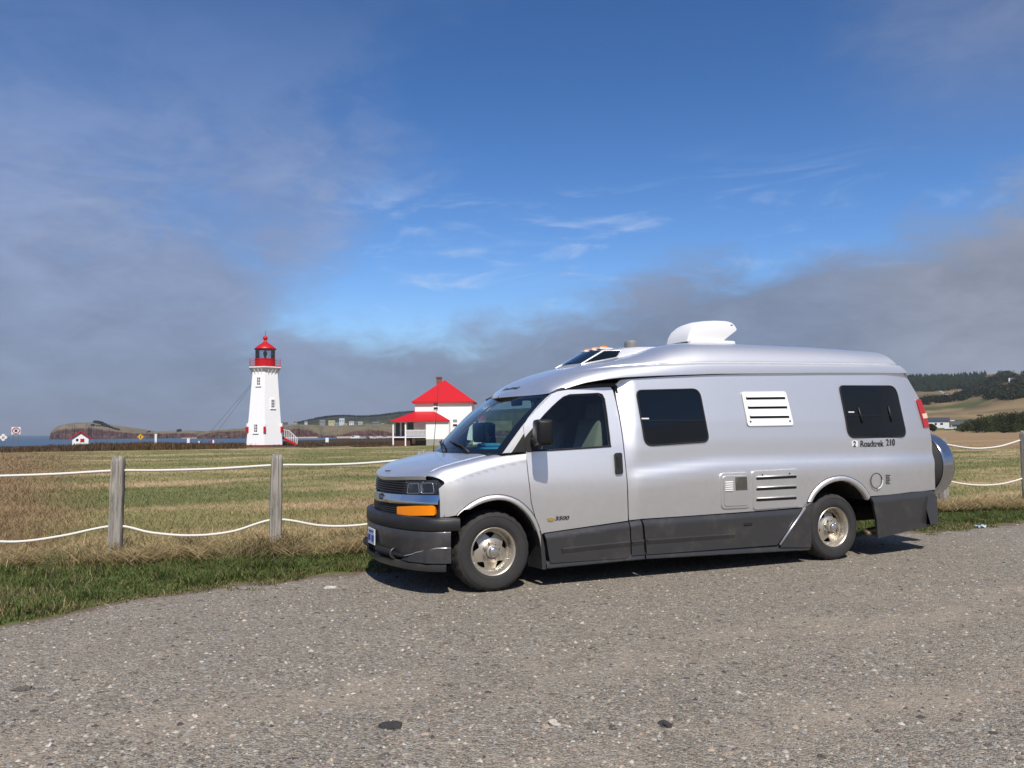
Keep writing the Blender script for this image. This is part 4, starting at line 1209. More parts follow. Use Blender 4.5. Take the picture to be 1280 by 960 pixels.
def disc_map(x, z):
    r = np.hypot(x, z)
    d = np.interp(r, [0, .06, .085, .105, .15, .172, .186], [-.062, -.062, -.058, -.046, -.030, -.020, -.030])
    return np.stack([x, -d, z], -1)
holes = []
for k in range(5):
    a0 = 2 * math.pi * k / 5 + math.pi / 2
    lp = [(.164, -.30), (.1685, -.15), (.170, 0), (.1685, .15), (.164, .30), (.146, .24), (.122, .07), (.118, 0), (.122, -.07), (.146, -.24)]
    holes.append(fillet([(r * math.cos(a0 + t), r * math.sin(a0 + t)) for r, t in lp], .006, 3))
ring = [(.186 * math.cos(t), .186 * math.sin(t)) for t in np.linspace(0, 2 * math.pi, 49)[:-1]]
panel('spoke_disc', ring, disc_map, M_rim, rimo, holes=holes, res=.014, th=.012)
rv_ = MB()
for k in range(30):
    t = 2 * math.pi * k / 30
    rv_.lathe([(0, -.006), (.004, -.005), (.005, 0)], 6, 'Y', (.189 * math.cos(t), -.058, .189 * math.sin(t)))
rv_.build('rim_rivets', M_hub, rimo, smooth=True)
MB().lathe([(.0, .02), (.17, .02), (.17, .03), (0, .03)], 32, 'Y').build('brake_disc', M_under, wheel)
MB().lathe([(.09, -.040), (.088, -.060), (.078, -.066), (.066, -.064), (.062, -.070), (.058, -.100), (.046, -.106), (.0, -.106)], 40, 'Y').build('hub', M_rim, wheel, angle=40)
hubc = MB().lathe([(.044, -.100), (.043, -.125), (.036, -.134), (.018, -.138), (0, -.139)], 32, 'Y').build('hub_cap', M_hub, wheel, angle=50)
lug = MB()
for k in range(8):
    t = 2 * math.pi * (k + .5) / 8; lug.lathe([(.013, -.058), (.0125, -.080), (.008, -.086), (0, -.087)], 6, 'Y', (.0765 * math.cos(t), 0, .0765 * math.sin(t)))
lug.build('wheel_nuts', M_hub, wheel, angle=30)
wheel.location = (0.0, -.825, .362)
for (u, s, dy) in ((0.0, -1, 0), (4.02, 1, 0), (4.02, -1, 0)):
    c = copy_tree(wheel, van); c.location = (u, -s * .825, .362); c.rotation_euler = (0, 0, 0 if s > 0 else math.pi)
    if s > 0: c.rotation_euler = (0, rad(40), 0)

# --- spare wheel in its steel cover on the back
sv_, su0, su1, sw0 = .50, 5.67, 6.04, .985
sp = MB().lathe([(.355, su1 - .20), (.378, su1 - .205), (.390, su1 - .19), (.392, su1 - .17), (.392, su1 - .05), (.385, su1 - .02), (.365, su1), (.0, su1 + .004)], 64, 'X', (0, -sv_, sw0))
spo = sp.build('spare_wheel_cover', simple('polished_steel', (.50, .51, .53), .14, 1.0, var=.06, scale=4), van, angle=40)
MB().lathe([(.1, su0), (.30, su0 - .002), (.345, su0 + .01), (.366, su0 + .05), (.370, su0 + .12), (.362, su0 + .19)], 64, 'X', (0, -sv_, sw0)).build('spare_tyre', M_tyre, spo, smooth=True)
MB().box((5.55, -sv_, sw0), (.12, .2, .2)).build('spare_carrier', M_black, spo)

tw = MB().box((0, 0, .03), (.20, .30, .05), bev=.02).box((.02, .02, .075), (.16, .24, .035), bev=.015)
two = tw.build('folded_towel', simple('blue_towel', (.06, .30, .55), .9, var=.2, scale=20)); p_ = VO + VD * .16 + VN * .42 + np.array([0, 0, 1.235])
two.location = [float(c) for c in p_]; two.rotation_euler = (0, 0, VYAW)
tag(two, 'folded blue towel lying on the dashboard inside the van windscreen', 'towel')
# ------------------------------------------------------------------ terrain
SEA = -8.0
def Tz(X, Y):
    """height of the land, metres"""
    X = np.asarray(X, float); Y = np.asarray(Y, float)
    r = np.hypot(X, Y); a = np.where(Y > 1, X / np.maximum(Y, 1), np.sign(X) * 9)
    z = -0.52 * sstep(r, 14, 120)
    z = z + (fbm(X * .35, Y * .35, 3) - .5) * .10 * sstep(r, 13, 22)
    front = (Y > 1)
    # left: cliff to the sea
    left = 1 - sstep(a, -.30, -.27)
    mid = sstep(a, -.30, -.27) * (1 - sstep(a, .02, .20))
    right = sstep(a, .02, .20)
    zl = z - 14 * sstep(r, 150, 172)
    zm = z - 2.6 * sstep(r, 150, 320) - .3 * sstep(r, 320, 450) - 9 * sstep(r, 520, 620) + .9 * sstep(a, -.235, -.205) * sstep(r, 180, 330)
    zr = z + np.interp(r, [0, 125, 250, 330, 420, 560, 700, 850, 1000, 1200, 1400, 1700, 2600], [0, 0, -.1, -.3, .5, 5.0, 13, 24.5, 38, 60, 81, 66, 60])
    zr = zr + (fbm(X * .006, Y * .006, 9) - .5) * 16 * sstep(r, 430, 1000)
    zr = zr + 13 * sstep(a, .53, .63) * sstep(r, 560, 860) * (1 - sstep(r, 1000, 1400))
    z = np.where(front, zl * left + zm * mid + zr * right, z)
    return z
def Tz1(x, y): return float(Tz(np.array([x]), np.array([y]))[0])

# ------------------------------------------------------------------ gravel lot
edge_px = [(-330, 905), (-160, 838), (0, 783), (60, 771), (120, 758), (180, 746), (260, 735), (330, 727.5), (400, 720), (470, 712)]
E_l = [on_ground(x, y)[:2] for x, y in edge_px]
E_r = [on_ground(x, y)[:2] for x, y in ((1000, 676), (1184, 661), (1280, 653.5), (1400, 646))]
E_all = np.array(E_l + E_r + [E_r[-1] + np.array([6, 2.4]), E_r[-1] + np.array([16, 5.5])])
ex = np.arange(E_all[0, 0], E_all[-1, 0], .06)
def edge_y(x):
    x = np.asarray(x, float)
    return np.interp(x, E_all[:, 0], E_all[:, 1]) + (fbm(x * 1.3, x * 0 + 3.0, 77) - .5) * .34 + (fbm(x * 6, x * 0 + 9.0, 78) - .5) * .22
ey = edge_y(ex)

def gpt(px, py, z=0.0): return on_ground(px, py, z)
PB = [gpt(143.5, 699), gpt(343.7, 692), np.array([-1.17, 10.62, 0.0]), np.array([7.62, 14.75, 0.0]), gpt(1286, 633)]
_fx = np.array([PB[0][0] * 2 - PB[1][0] - 6] + [PB[0][0] * 2 - PB[1][0]] + [b_[0] for b_ in PB] + [PB[-1][0] + 10])
_fy = np.array([PB[0][1] * 2 - PB[1][1] - 1.0] + [PB[0][1] * 2 - PB[1][1]] + [b_[1] for b_ in PB] + [PB[-1][1] + 3.6])
def fence_y(x): return np.interp(x, _fx, _fy)
def verge_mask(X, Y):
    return sstep(Y - edge_y(X), -.1, .08) * (1 - sstep(Y - fence_y(X) + .25 * (fbm(X * 1.2, Y * 1.2, 91) - .5), -.75, -.2))

GREEN = np.array([.085, .105, .032]); OLIVE = np.array([.225, .205, .085]); STRAW = np.array([.58, .43, .245]); BROWN = np.array([.21, .145, .078]); DARK = np.array([.050, .034, .020])
def field_colour(X, Y, jitter=None):
    """what grows where on the meadow"""
    X = np.asarray(X, float); Y = np.asarray(Y, float); r = np.hypot(X, Y); a = X / np.maximum(Y, 1)
    q = X * .92 + Y * .39; p = -X * .39 + Y * .92                   # along and across the mowing
    s = np.clip(9 / r, .12, 1)
    n1 = fbm(q * .35, p * 1.1, 11); n2 = fbm(q * .05, p * .22, 21); n3 = fbm(X * 2.1, Y * 2.1, 31)
    t = .5 * n1 + .42 * n2 + .18 * n3
    k = sstep(t, .42, .62)
    c = OLIVE * (1 - k)[..., None] + STRAW * .72 * k[..., None]
    g = sstep(fbm(q * .09, p * .30, 41) * .6 + .4 * n1, .46, .58) * .85
    c = c * (1 - g)[..., None] + (GREEN * 1.3) * g[..., None]
    # brown rough patch on the left
    b = sstep(-a, .40 + .10 * fbm(X * .2, Y * .2, 5), .62) * sstep(r, 11, 15) * (1 - sstep(r, 95, 110)) + .55 * sstep(fbm(X * .3, Y * .45, 55), .58, .72) * (1 - sstep(r, 14, 30))
    b = np.clip(b, 0, 1)
    br = BROWN * (.7 + .8 * n1)[..., None]
    c = c * (1 - b)[..., None] + br * b[..., None]
    # right: brown stubble further out
    rb = sstep(a, .3, .42) * sstep(r, 60, 95) * (1 - sstep(r, 330, 420))
    c = c * (1 - rb)[..., None] + (np.array([.27, .185, .10]) * (.75 + .6 * n2)[..., None]) * rb[..., None]
    # hills on the right: tan pasture and green strips
    hl = sstep(a, .05, .3) * sstep(r, 380, 460)
    hn = fbm(X * .012, Y * .02, 71); hn2 = fbm(X * .03, Y * .05, 73)
    hc_ = np.array([.20, .145, .078]) * (.40 + 1.15 * fbm(X * .02, Y * .09, 75))[..., None] * (.75 + .5 * hn2)[..., None]
    dk = sstep(fbm(X * .035, Y * .05, 77), .56, .66) * sstep(r, 600, 700) * .7
    hc_ = hc_ * (1 - dk)[..., None] + np.array([.055, .055, .026]) * dk[..., None]
    gk = sstep(hn, .50, .60) * (1 - sstep(r, 760, 840))
    hc_ = hc_ * (1 - gk)[..., None] + np.array([.075, .085, .030]) * gk[..., None]
    c = c * (1 - hl)[..., None] + hc_ * hl[..., None]
    vg = verge_mask(X, Y)
    c = c * (1 - vg)[..., None] + (np.array([.078, .095, .032]) * (.7 + .6 * n1)[..., None]) * vg[..., None]
    # edge of the land: dark earth and heather, red cliff below
    ed = sstep(r, 108, 122) * (1 - sstep(a, -.05, .12)) * (Y > 1)
    c = c * (1 - ed)[..., None] + (DARK * (.7 + .9 * n2)[..., None]) * ed[..., None]
    return c

na, nr = 380, 250
ang = np.concatenate([np.linspace(-0.80, 0.80, na), np.linspace(0.80, 2 * math.pi - 0.80, 70)[1:-1]])
rad_ = np.concatenate([[0.4], np.geomspace(1.2, 2600, nr)])
AA, RR = np.meshgrid(ang, rad_, indexing='ij')
GX, GY = RR * np.sin(AA), RR * np.cos(AA)
GZ = Tz(GX, GY)
n_a = len(ang); n_r = len(rad_)
idx = np.arange(n_a * n_r).reshape(n_a, n_r)
nx = np.roll(idx, -1, 0)
Fq = np.stack([idx[:, :-1], idx[:, 1:], nx[:, 1:], nx[:, :-1]], -1).reshape(-1, 4)
Vt = np.stack([GX, GY, GZ], -1).reshape(-1, 3)
Vt = np.vstack([Vt, [[0, 0, 0]]])
ctri = np.stack([idx[:, 0], nx[:, 0], np.full(n_a, len(Vt) - 1)], -1)
colv = np.vstack([field_colour(GX.ravel(), GY.ravel()), [[.1, .1, .04]]])
M_field = vcol_mat('meadow_soil', .95, detail=.55, dscale=7.0, spec=.1)
fo = fast_mesh('meadow', Vt, Fq[:, ::-1] if False else Fq, M_field, smooth=True, col=colv)
fo.data.flip_normals() if fo.data.polygons[1000].normal.z < 0 else None
tag(fo, kind='structure')

# sea out to the horizon
sm, nb, p = new_mat('sea_water')
co = nb.node('ShaderNodeTexCoord').outputs['Object']
nb.put(p.inputs['Base Color'], nb.mix(nb.ss(nb.noise(co, .012, 5, .6), .35, .7), (.012, .045, .085), (.020, .075, .12)))
p.inputs['Roughness'].default_value = .32
b = nb.node('ShaderNodeBump', {'Strength': .6, 'Distance': .5, 'Height': nb.noise(co, .35, 6, .65)})
nb.put(p.inputs['Normal'], b.outputs[0])
sea = mesh_obj('sea', [(-9000, 120, SEA), (9000, 120, SEA), (9000, 9000, SEA), (-9000, 9000, SEA)], [(0, 1, 2, 3)], sm)
tag(sea, kind='structure')

# far headlands: foot, cliff top, brow, back
M_far = vcol_mat('far_land', .95, detail=.55, dscale=.035, spec=.1)
def ridge(name, pts, Y, grass, grass2, cliff, dtop=60, dback=220, seed=0, sub=7, rug=1.0):
    """pts: (px, y of the foot, y of the cliff top, y of the brow)"""
    pts = np.array(pts, float); grass, grass2, cliff = (np.array(q) for q in (grass, grass2, cliff))
    xs_ = np.linspace(pts[0, 0], pts[-1, 0], int((pts[-1, 0] - pts[0, 0]) * 2.5) + 2)
    f_, c_, t_ = (np.interp(xs_, pts[:, 0], pts[:, k]) for k in (1, 2, 3))
    N = len(xs_); sd = np.full(N, seed * 7.3)
    nz = fbm(xs_ * .10, sd, seed) - .5; n2 = fbm(xs_ * .45, sd + 3, seed + 5) - .5; n3 = fbm(xs_ * .12, sd + 9, seed + 6) - .5
    rows_, cols_ = [], []
    for i, x in enumerate(xs_):
        Yf = Y + nz[i] * 70 * rug; Yc = Yf + 12 + n2[i] * 10 * rug
        yf, yc = f_[i], min(c_[i] + n2[i] * 1.0 * rug, f_[i] - .25); yt = min(t_[i] + n3[i] * .8, yc - .1)
        foot = at(x, yf, Yf); foot[2] = SEA - .6; ct = at(x, yc, Yc); br = at(x, yt, Yc + dtop)
        P = [foot]; Q = [cliff * .8]
        for k in range(1, sub):
            t = k / sub; q = foot * (1 - t) + ct * t
            q[1] += (fbm(np.array([x * .30]), np.array([k * .9 + seed]), seed + 9)[0] - .5) * 16 * rug * math.sin(math.pi * t); P.append(q)
            s = fbm(np.array([x * .16]), np.array([k * 1.3]), seed + 12)[0]; s2 = fbm(np.array([x * .5]), np.array([k * 2.0]), seed + 13)[0]
            cc = cliff * (.55 + .9 * s2)
            cc = cc * (1 - sstep(s, .54, .66) * .55) + grass * .8 * sstep(s, .54, .66) * .55
            Q.append(cc)
        P.append(ct); Q.append(grass * .75)
        for k in range(1, 8):
            t = k / 7; q = ct * (1 - t) + br * t
            if k < 7: q[2] += (br[2] - ct[2]) * .12 * math.sin(math.pi * t)
            P.append(q); s = sstep(fbm(np.array([x * .10]), np.array([k * .5 + seed]), seed + 21)[0], .42, .6); Q.append(grass * (1 - s) + grass2 * s)
        bk = br.copy(); bk[1] += dback; bk[2] = br[2] - .4 * (br[2] - SEA); P.append(bk); Q.append(grass)
        bk2 = bk.copy(); bk2[1] += dback; bk2[2] = SEA - 2; P.append(bk2); Q.append(grass)
        rows_.append(P); cols_.append(Q)
    R_ = np.array(rows_); nb_ = R_.shape[1]; idx_ = np.arange(N * nb_).reshape(N, nb_)
    F_ = np.stack([idx_[:-1, :-1], idx_[1:, :-1], idx_[1:, 1:], idx_[:-1, 1:]], -1).reshape(-1, 4)
    o = fast_mesh(name, R_.reshape(-1, 3), F_, M_far, smooth=True, col=np.array(cols_).reshape(-1, 3))
    tag(o, kind='structure'); return o
RED = (.085, .036, .030)
ridge('headland', [(62, 550.2, 549.6, 549), (63, 550, 542, 541), (66, 550, 539, 537), (72, 550, 537.4, 533), (82, 550, 536, 530), (95, 550, 535, 528.2), (110, 550, 534.6, 528), (122, 550, 535.6, 528.4), (135, 550, 537.4, 532.4), (150, 550, 539.8, 537), (165, 550, 541, 539.2), (185, 549.8, 541.8, 540), (200, 549.8, 541.6, 539.0), (225, 549.6, 541.2, 538.2), (250, 549.4, 541.6, 538.4), (262, 549.2, 542.6, 539.2), (275, 549, 542.5, 539.4)], 1600, (.20, .155, .095), (.15, .125, .075), RED, seed=3, dtop=90)
ridge('headland', [(246, 549.3, 545, 543), (258, 549, 541.8, 538.6), (275, 548.6, 539.2, 537.4), (300, 548.2, 538, 535.4), (320, 548, 537.4, 533.6), (345, 547.4, 536.2, 531.2), (362, 546.6, 535.4, 530.6), (372, 546.4, 535.2, 530.4), (385, 546.0, 536.8, 530.8), (396, 545.8, 541, 531.6), (405, 545.8, 544.4, 532), (420, 545.6, 544, 532), (432, 545.4, 541.5, 531.5), (445, 545.2, 538.4, 531), (462, 545.2, 537.0, 530), (478, 545.2, 538, 530), (492, 545.2, 541, 530), (520, 545, 539, 529), (640, 545, 538, 526)], 1420, (.185, .145, .080), (.12, .115, .058), RED, seed=8, dtop=170)
ridge('hill', [(330, 543, 536, 533), (352, 541, 533, 531.8), (372, 541, 531, 529.6), (384, 540, 529.5, 526.8), (400, 539, 526, 523.2), (415, 538, 524, 521.4), (430, 538, 523, 520.6), (450, 538, 523.5, 521.6), (462, 538, 523.5, 521.4), (480, 537, 522.5, 519.6), (500, 536, 520, 516.8), (540, 534, 518, 514), (600, 533, 516, 513.5), (640, 533, 514, 511), (760, 532, 510, 505)], 1750, (.030, .036, .022), (.040, .044, .025), (.060, .062, .032), seed=14, dtop=220, rug=.3)
# pink sand of the beach
M_sand = simple('pink_sand', (.46, .34, .25), .95, var=.25, scale=.02)
def strip(name, pts, Y0, Y1, z0, z1, mat):
    P = []
    for x, _ in pts:
        a = (x - 640) / F_PX
        P.append([(a * Y0 + (fbm(np.array([x * .3]), np.array([1.0]), 2)[0] - .5) * 4, Y0 + (fbm(np.array([x * .2]), np.array([4.0]), 2)[0] - .5) * 40, z0), (a * Y1, Y1, z1)])
    o = MB().grid(np.array(P)).build(name, mat, fix=False)
    if o.data.polygons[0].normal.z < 0: o.data.flip_normals()
    tag(o, kind='structure'); return o
strip('beach', [(x, 0) for x in range(356, 398, 2)], 1290, 1425, SEA + .05, SEA + 1.6, M_sand)
strip('beach', [(x, 0) for x in range(420, 520, 2)], 1230, 1425, SEA + .05, SEA + 1.7, M_sand)
strip('beach', [(x, 0) for x in range(228, 330, 3)], 1500, 1600, SEA + .05, SEA + 1.0, M_sand)

# gravel surface
gm, nb, p = new_mat('gravel')
co = nb.node('ShaderNodeTexCoord').outputs['Object']
def vor(scale, feat='F1', out='Color', rnd=1.0):
    return nb.node('ShaderNodeTexVoronoi', {'Vector': co, 'Scale': scale, 'Randomness': rnd}, feature=feat).outputs[out]
vc1 = nb.sep(vor(66))
s1 = vc1[0]; hue1 = vc1[1]; s2 = nb.sep(vor(150))[0]; s3 = nb.sep(vor(30))[1]; s3b = nb.sep(vor(30))[2]
val = nb.m('ADD', nb.m('MULTIPLY', s1, .5), nb.m('MULTIPLY', s2, .5))
stone = nb.mix(val, (.068, .058, .046), (.52, .46, .365))
stone = nb.mix(nb.m('MULTIPLY', nb.ss(hue1, .75, .95), .55), stone, (.30, .22, .165))
stone = nb.mix(nb.m('MULTIPLY', nb.ss(hue1, .25, .05), .5), stone, (.17, .175, .18))
stone = nb.mix(nb.ss(s3, .93, .97), stone, nb.mix(s3b, (.10, .08, .068), (.50, .44, .35)))
big = nb.noise(co, .45, 5, .6); big2 = nb.noise(co, 1.7, 6, .65)
px_, py_, _z = nb.sep(co)
# packed dusty wheel track running up the lot, parallel to the verge
across_t = nb.m('ADD', nb.m('SUBTRACT', nb.m('MULTIPLY', py_, .90), nb.m('MULTIPLY', px_, .44)), nb.m('MULTIPLY', nb.m('SUBTRACT', big, .5), 1.6))
tr1 = nb.m('SUBTRACT', 1.0, nb.ss(nb.m('ABSOLUTE', nb.m('SUBTRACT', across_t, 4.45)), .05, .55))
tr2 = nb.m('SUBTRACT', 1.0, nb.ss(nb.m('ABSOLUTE', nb.m('SUBTRACT', across_t, 3.1)), .05, .5))
dustf = nb.m('MULTIPLY', nb.m('MAXIMUM', tr1, tr2), nb.ss(big2, .35, .65))
dustf = nb.m('ADD', nb.m('MULTIPLY', dustf, .55), nb.m('MULTIPLY', nb.ss(big, .5, .75), .22), clamp=True)
fine = nb.noise(co, 260, 3, .7)
dustc = nb.mix(fine, (.26, .21, .155), (.42, .35, .26))
colr = nb.mix(dustf, stone, dustc)
k = nb.m('MULTIPLY_ADD', nb.m('SUBTRACT', big2, .5), .35, 1.0)
colr = nb.mix(1.0, colr, nb.comb(k, k, k), 'MULTIPLY')
sa = nb.node('ShaderNodeVertexColor', layer_name='Col').outputs[0]
sa = nb.ss(nb.m('ADD', nb.sep(sa)[0], nb.m('MULTIPLY', nb.m('SUBTRACT', nb.noise(co, 4.5, 6, .65), .5), 1.5)), .35, .85)
colr = nb.mix(nb.m('MULTIPLY', sa, .85), colr, nb.mix(fine, (.10, .065, .042), (.24, .165, .11)))
nb.put(p.inputs['Base Color'], colr)
p.inputs['Roughness'].default_value = .92; p.inputs['Specular IOR Level'].default_value = .15
d1 = vor(66, out='Distance'); d2 = vor(150, out='Distance'); d3 = vor(30, out='Distance')
hgt = nb.m('ADD', nb.m('ADD', nb.m('MULTIPLY', nb.m('SUBTRACT', 1.0, d1), .6), nb.m('MULTIPLY', nb.m('SUBTRACT', 1.0, d2), .35)), nb.m('MULTIPLY', s3, .5))
hgt = nb.m('MULTIPLY', hgt, nb.m('SUBTRACT', 1.0, nb.m('MULTIPLY', dustf, .6)))
bmp = nb.node('ShaderNodeBump', {'Strength': .9, 'Distance': .020, 'Height': hgt})
nb.put(p.inputs['Normal'], bmp.outputs[0])
offs = [0.0, -.05, -.12, -.22, -.36, -.6, -1.0, -60.0]; soil = [1, .95, .8, .55, .3, .1, 0, 0]
Vg_ = np.array([[(x, y + o_ if o_ > -50 else -60.0, .006) for o_ in offs] for x, y in zip(ex, ey)]); ng = len(offs)
ig = np.arange(len(ex) * ng).reshape(-1, ng)
Fg = np.stack([ig[:-1, 1:], ig[1:, 1:], ig[1:, :-1], ig[:-1, :-1]], -1).reshape(-1, 4)
gv_ = fast_mesh('gravel_lot', Vg_.reshape(-1, 3), Fg, gm, col=np.tile(np.array(soil)[:, None], (len(ex), 3)))
tag(gv_, kind='structure')

# loose stones on the lot, too many to count
def stones(n, smin, smax, zone, seed, cols):
    r_ = np.random.default_rng(seed)
    X = []; 
    while sum(len(x) for x in X) < n:
        d = zone[0] * (zone[1] / zone[0]) ** r_.random(n); a = (r_.random(n) - .5) * 1.5
        x, y = d * a, d
        ok = (y < edge_y(x) - .03)
        X.append(np.stack([x, y], -1)[ok])
    C2 = np.vstack(X)[:n]
    s = smin * (smax / smin) ** (r_.random(n) ** 2.2)
    base = np.array([[1, 0, 0], [.5, .87, 0], [-.5, .87, 0], [-1, 0, 0], [-.5, -.87, 0], [.5, -.87, 0], [.1, .1, .75], [-.15, -.2, .62]])
    fc = np.array([[0, 1, 6], [1, 2, 6], [2, 3, 6], [3, 7, 6], [3, 4, 7], [4, 5, 7], [5, 0, 7], [0, 6, 7]])
    P = base[None] * (1 + (r_.random((n, 8, 3)) - .5) * .6)
    P = P * s[:, None, None] * np.array([1, 1, .9]) * (np.array([.7, .7, .6]) + r_.random((n, 1, 3)) * .6)
    t = r_.random(n) * 6.28; c, q = np.cos(t), np.sin(t)
    P = np.stack([P[..., 0] * c[:, None] - P[..., 1] * q[:, None], P[..., 0] * q[:, None] + P[..., 1] * c[:, None], P[..., 2]], -1)
    P[..., 0] += C2[:, None, 0]; P[..., 1] += C2[:, None, 1]; P[..., 2] += .003
    F_ = (fc[None] + (np.arange(n) * 8)[:, None, None]).reshape(-1, 3)
    ci = cols[r_.integers(0, len(cols), n)] * (.7 + .6 * r_.random((n, 1)))
    return P.reshape(-1, 3), F_, np.repeat(ci, 8, 0)
GC = np.array([[.30, .275, .24], [.22, .20, .175], [.40, .36, .31], [.12, .105, .095], [.36, .28, .21], [.26, .26, .255], [.42, .38, .31], [.25, .18, .145], [.09, .08, .07], [.13, .115, .10]])
a1 = stones(60000, .0045, .017, (2.9, 13), 1, GC)
a2 = stones(1500, .012, .026, (2.9, 14), 2, GC)
Vs_ = np.vstack([a1[0], a2[0]]); Fs_ = np.vstack([a1[1], a2[1] + len(a1[0])]); Cs_ = np.vstack([a1[2], a2[2]])
M_stone = vcol_mat('stone', .9, detail=.25, dscale=120, spec=.2)
tag(fast_mesh('loose_gravel', Vs_, Fs_, M_stone, col=Cs_), 'loose grey and brown gravel stones scattered over the lot', 'gravel', kind='stuff')
def rock(px, py, L, Wd, H, colr, label, seed):
    c = on_ground(px, py); r_ = np.random.default_rng(seed)
    bm = bmesh.new(); bmesh.ops.create_icosphere(bm, subdivisions=4, radius=1)
    ax = r_.normal(size=(9, 3)) * 1.6; ph = r_.random(9) * 6
    for v in bm.verts:
        q = np.array(v.co); s = 1 + sum(.17 * math.sin(q @ a_ * (1 + i * .45) + ph[i]) / (1 + i * .25) for i, a_ in enumerate(ax)) + r_.normal() * .015
        z = round(float(q[2]) * s * 3) / 3 * .5 + float(q[2]) * s * .5
        v.co = Vector((q[0] * s * L / 2, q[1] * s * Wd / 2, max(z, -.4) * H))
    me = bpy.data.meshes.new('stone'); bm.to_mesh(me); bm.free()
    me.materials.append(simple('rock', colr, .9, var=.5, scale=40, bump=.6, bscale=120))
    o = link(bpy.data.objects.new('stone', me)); o.location = (c[0], c[1], .006); o.rotation_euler = (0, 0, r_.random() * 3)
    tag(o, label, 'stone', 'larger stones lying on the gravel')
rock(485, 909, .115, .085, .016, (.038, .034, .032), 'flat black stone in the near gravel, widest of the dark ones', 1)
rock(833, 908, .085, .07, .016, (.045, .04, .038), 'small dark stone in the gravel far below the middle of the van', 2)
rock(31, 863, .11, .07, .016, (.11, .095, .085), 'dark brown stone near the left edge of the gravel', 3)
rock(692, 907, .06, .05, .018, (.50, .46, .40), 'pale cream stone between two dark stones on the near gravel', 4)
rock(412, 736, .12, .07, .02, (.55, .52, .48), 'white stone beside the grass edge in front of the van', 7)

# crumpled wrapper near the right verge
cw = on_ground(1226, 660.5)
bm = bmesh.new(); bmesh.ops.create_grid(bm, x_segments=9, y_segments=7, size=.5)
r_ = np.random.default_rng(5)
for v in bm.verts:
    v.co = Vector((v.co.x * .15 + r_.normal() * .008, v.co.y * .09 + r_.normal() * .008, .024 + .02 * math.sin(v.co.x * 9) * math.cos(v.co.y * 7) + abs(r_.normal()) * .014))
me = bpy.data.meshes.new('wrapper'); bm.to_mesh(me); bm.free()
me.materials.append(simple('pale_blue_film', (.45, .55, .66), .3, var=.3, scale=20))
o = link(bpy.data.objects.new('wrapper', me)); o.location = [float(c) for c in cw]; o.rotation_euler = (0, 0, .4)
md = o.modifiers.new('thickness', 'SOLIDIFY'); md.thickness = .002
tag(o, 'crumpled pale blue plastic wrapper lying on the gravel by the right verge', 'litter')

# ------------------------------------------------------------------ rope fence
mt, nb, p = new_mat('weathered_wood')
co = nb.node('ShaderNodeTexCoord').outputs['Object']
x, y, z = nb.sep(co)
gvec = nb.comb(nb.m('MULTIPLY', x, 28.0), nb.m('MULTIPLY', y, 28.0), nb.m('MULTIPLY', z, 1.6))
gn = nb.noise(gvec, 1.0, 7, .65, 1.2); gn2 = nb.noise(gvec, 3.0, 5, .7, .5)
cx_ = nb.mix(nb.ss(gn, .3, .7), (.17, .155, .135), (.40, .37, .325))
cx_ = nb.mix(nb.m('MULTIPLY', nb.ss(gn2, .60, .70), .8), cx_, (.075, .065, .055))
cx_ = nb.mix(nb.m('MULTIPLY', nb.ss(nb.noise(co, 5, 5, .6), .55, .7), .35), cx_, (.14, .15, .11))
nb.put(p.inputs['Base Color'], cx_); p.inputs['Roughness'].default_value = .9; p.inputs['Specular IOR Level'].default_value = .15
nb.put(p.inputs['Normal'], nb.node('ShaderNodeBump', {'Strength': .7, 'Distance': .01, 'Height': nb.m('ADD', gn, gn2)}).outputs[0])
M_wood = mt
M_rope = simple('white_rope', (.72, .69, .62), .8, var=.12, scale=60, bump=.5, bscale=200)
def post(base, h, w, d, rz, lean, label, seed):
    r_ = np.random.default_rng(seed); rows_ = []
    for zz in np.concatenate([np.linspace(-.25, h - .06, 14), [h - .025, h - .005]]):
        k = 1 + .03 * r_.normal() if 0 < zz < h - .06 else 1.0
        tp = 1 - .05 * max(zz, 0) / h
        if zz > h - .03: tp *= .90
        if zz > h - .01: tp *= .82
        ring_ = []
        for j in range(20):
            t = 2 * math.pi * j / 20 + .1; e = 5.0
            rr = 1 / (abs(math.cos(t)) ** e + abs(math.sin(t)) ** e) ** (1 / e)
            ring_.append((w / 2 * rr * math.cos(t) * tp * k + lean * zz, d / 2 * rr * math.sin(t) * tp * k, zz + (.012 * r_.normal() if zz > h - .03 else 0)))
        ring_.append(ring_[0]); rows_.append(ring_)
    m_ = MB().grid(np.array(rows_)); nn_ = len(rows_)
    tp = rows_[-1][:-1]; c_ = np.mean(tp, 0); c_[2] += .004
    m_.add([tuple(c_)] + [tuple(q) for q in tp], [(0, 1 + j, 1 + (j + 1) % 20) for j in range(20)])
    o = m_.build('fence_post', M_wood, smooth=False, loc=base, angle=50); o.rotation_euler = (0, 0, rz)
    tag(o, label, 'fence post', 'weathered posts of the rope fence')
    return o
LB = ['weathered square grey post, leftmost of the rope fence', 'weathered grey post with a knot, in front of the lighthouse side of the field', 'top of a grey post showing above the bonnet of the van', 'pale post half hidden behind the spare wheel cover of the van', 'grey post standing at the right edge of the picture']
for i, (b_, h_, w_, ln) in enumerate(zip(PB, (1.18, 1.18, 1.19, 1.24, 1.36), (.155, .145, .15, .15, .17), (.018, .012, 0, 0, -.03))):
    b_ = np.array(b_); post((b_[0], b_[1], Tz1(b_[0], b_[1])), h_, w_, w_ * .95, rad(12 + 7 * i), ln, LB[i], 40 + i)
_pl = PB[0] * 2 - PB[1]
post((_pl[0], _pl[1], Tz1(_pl[0], _pl[1])), 1.17, .15, .15, .3, .01, 'grey fence post beyond the left edge, carrying the ends of both left ropes', 39)
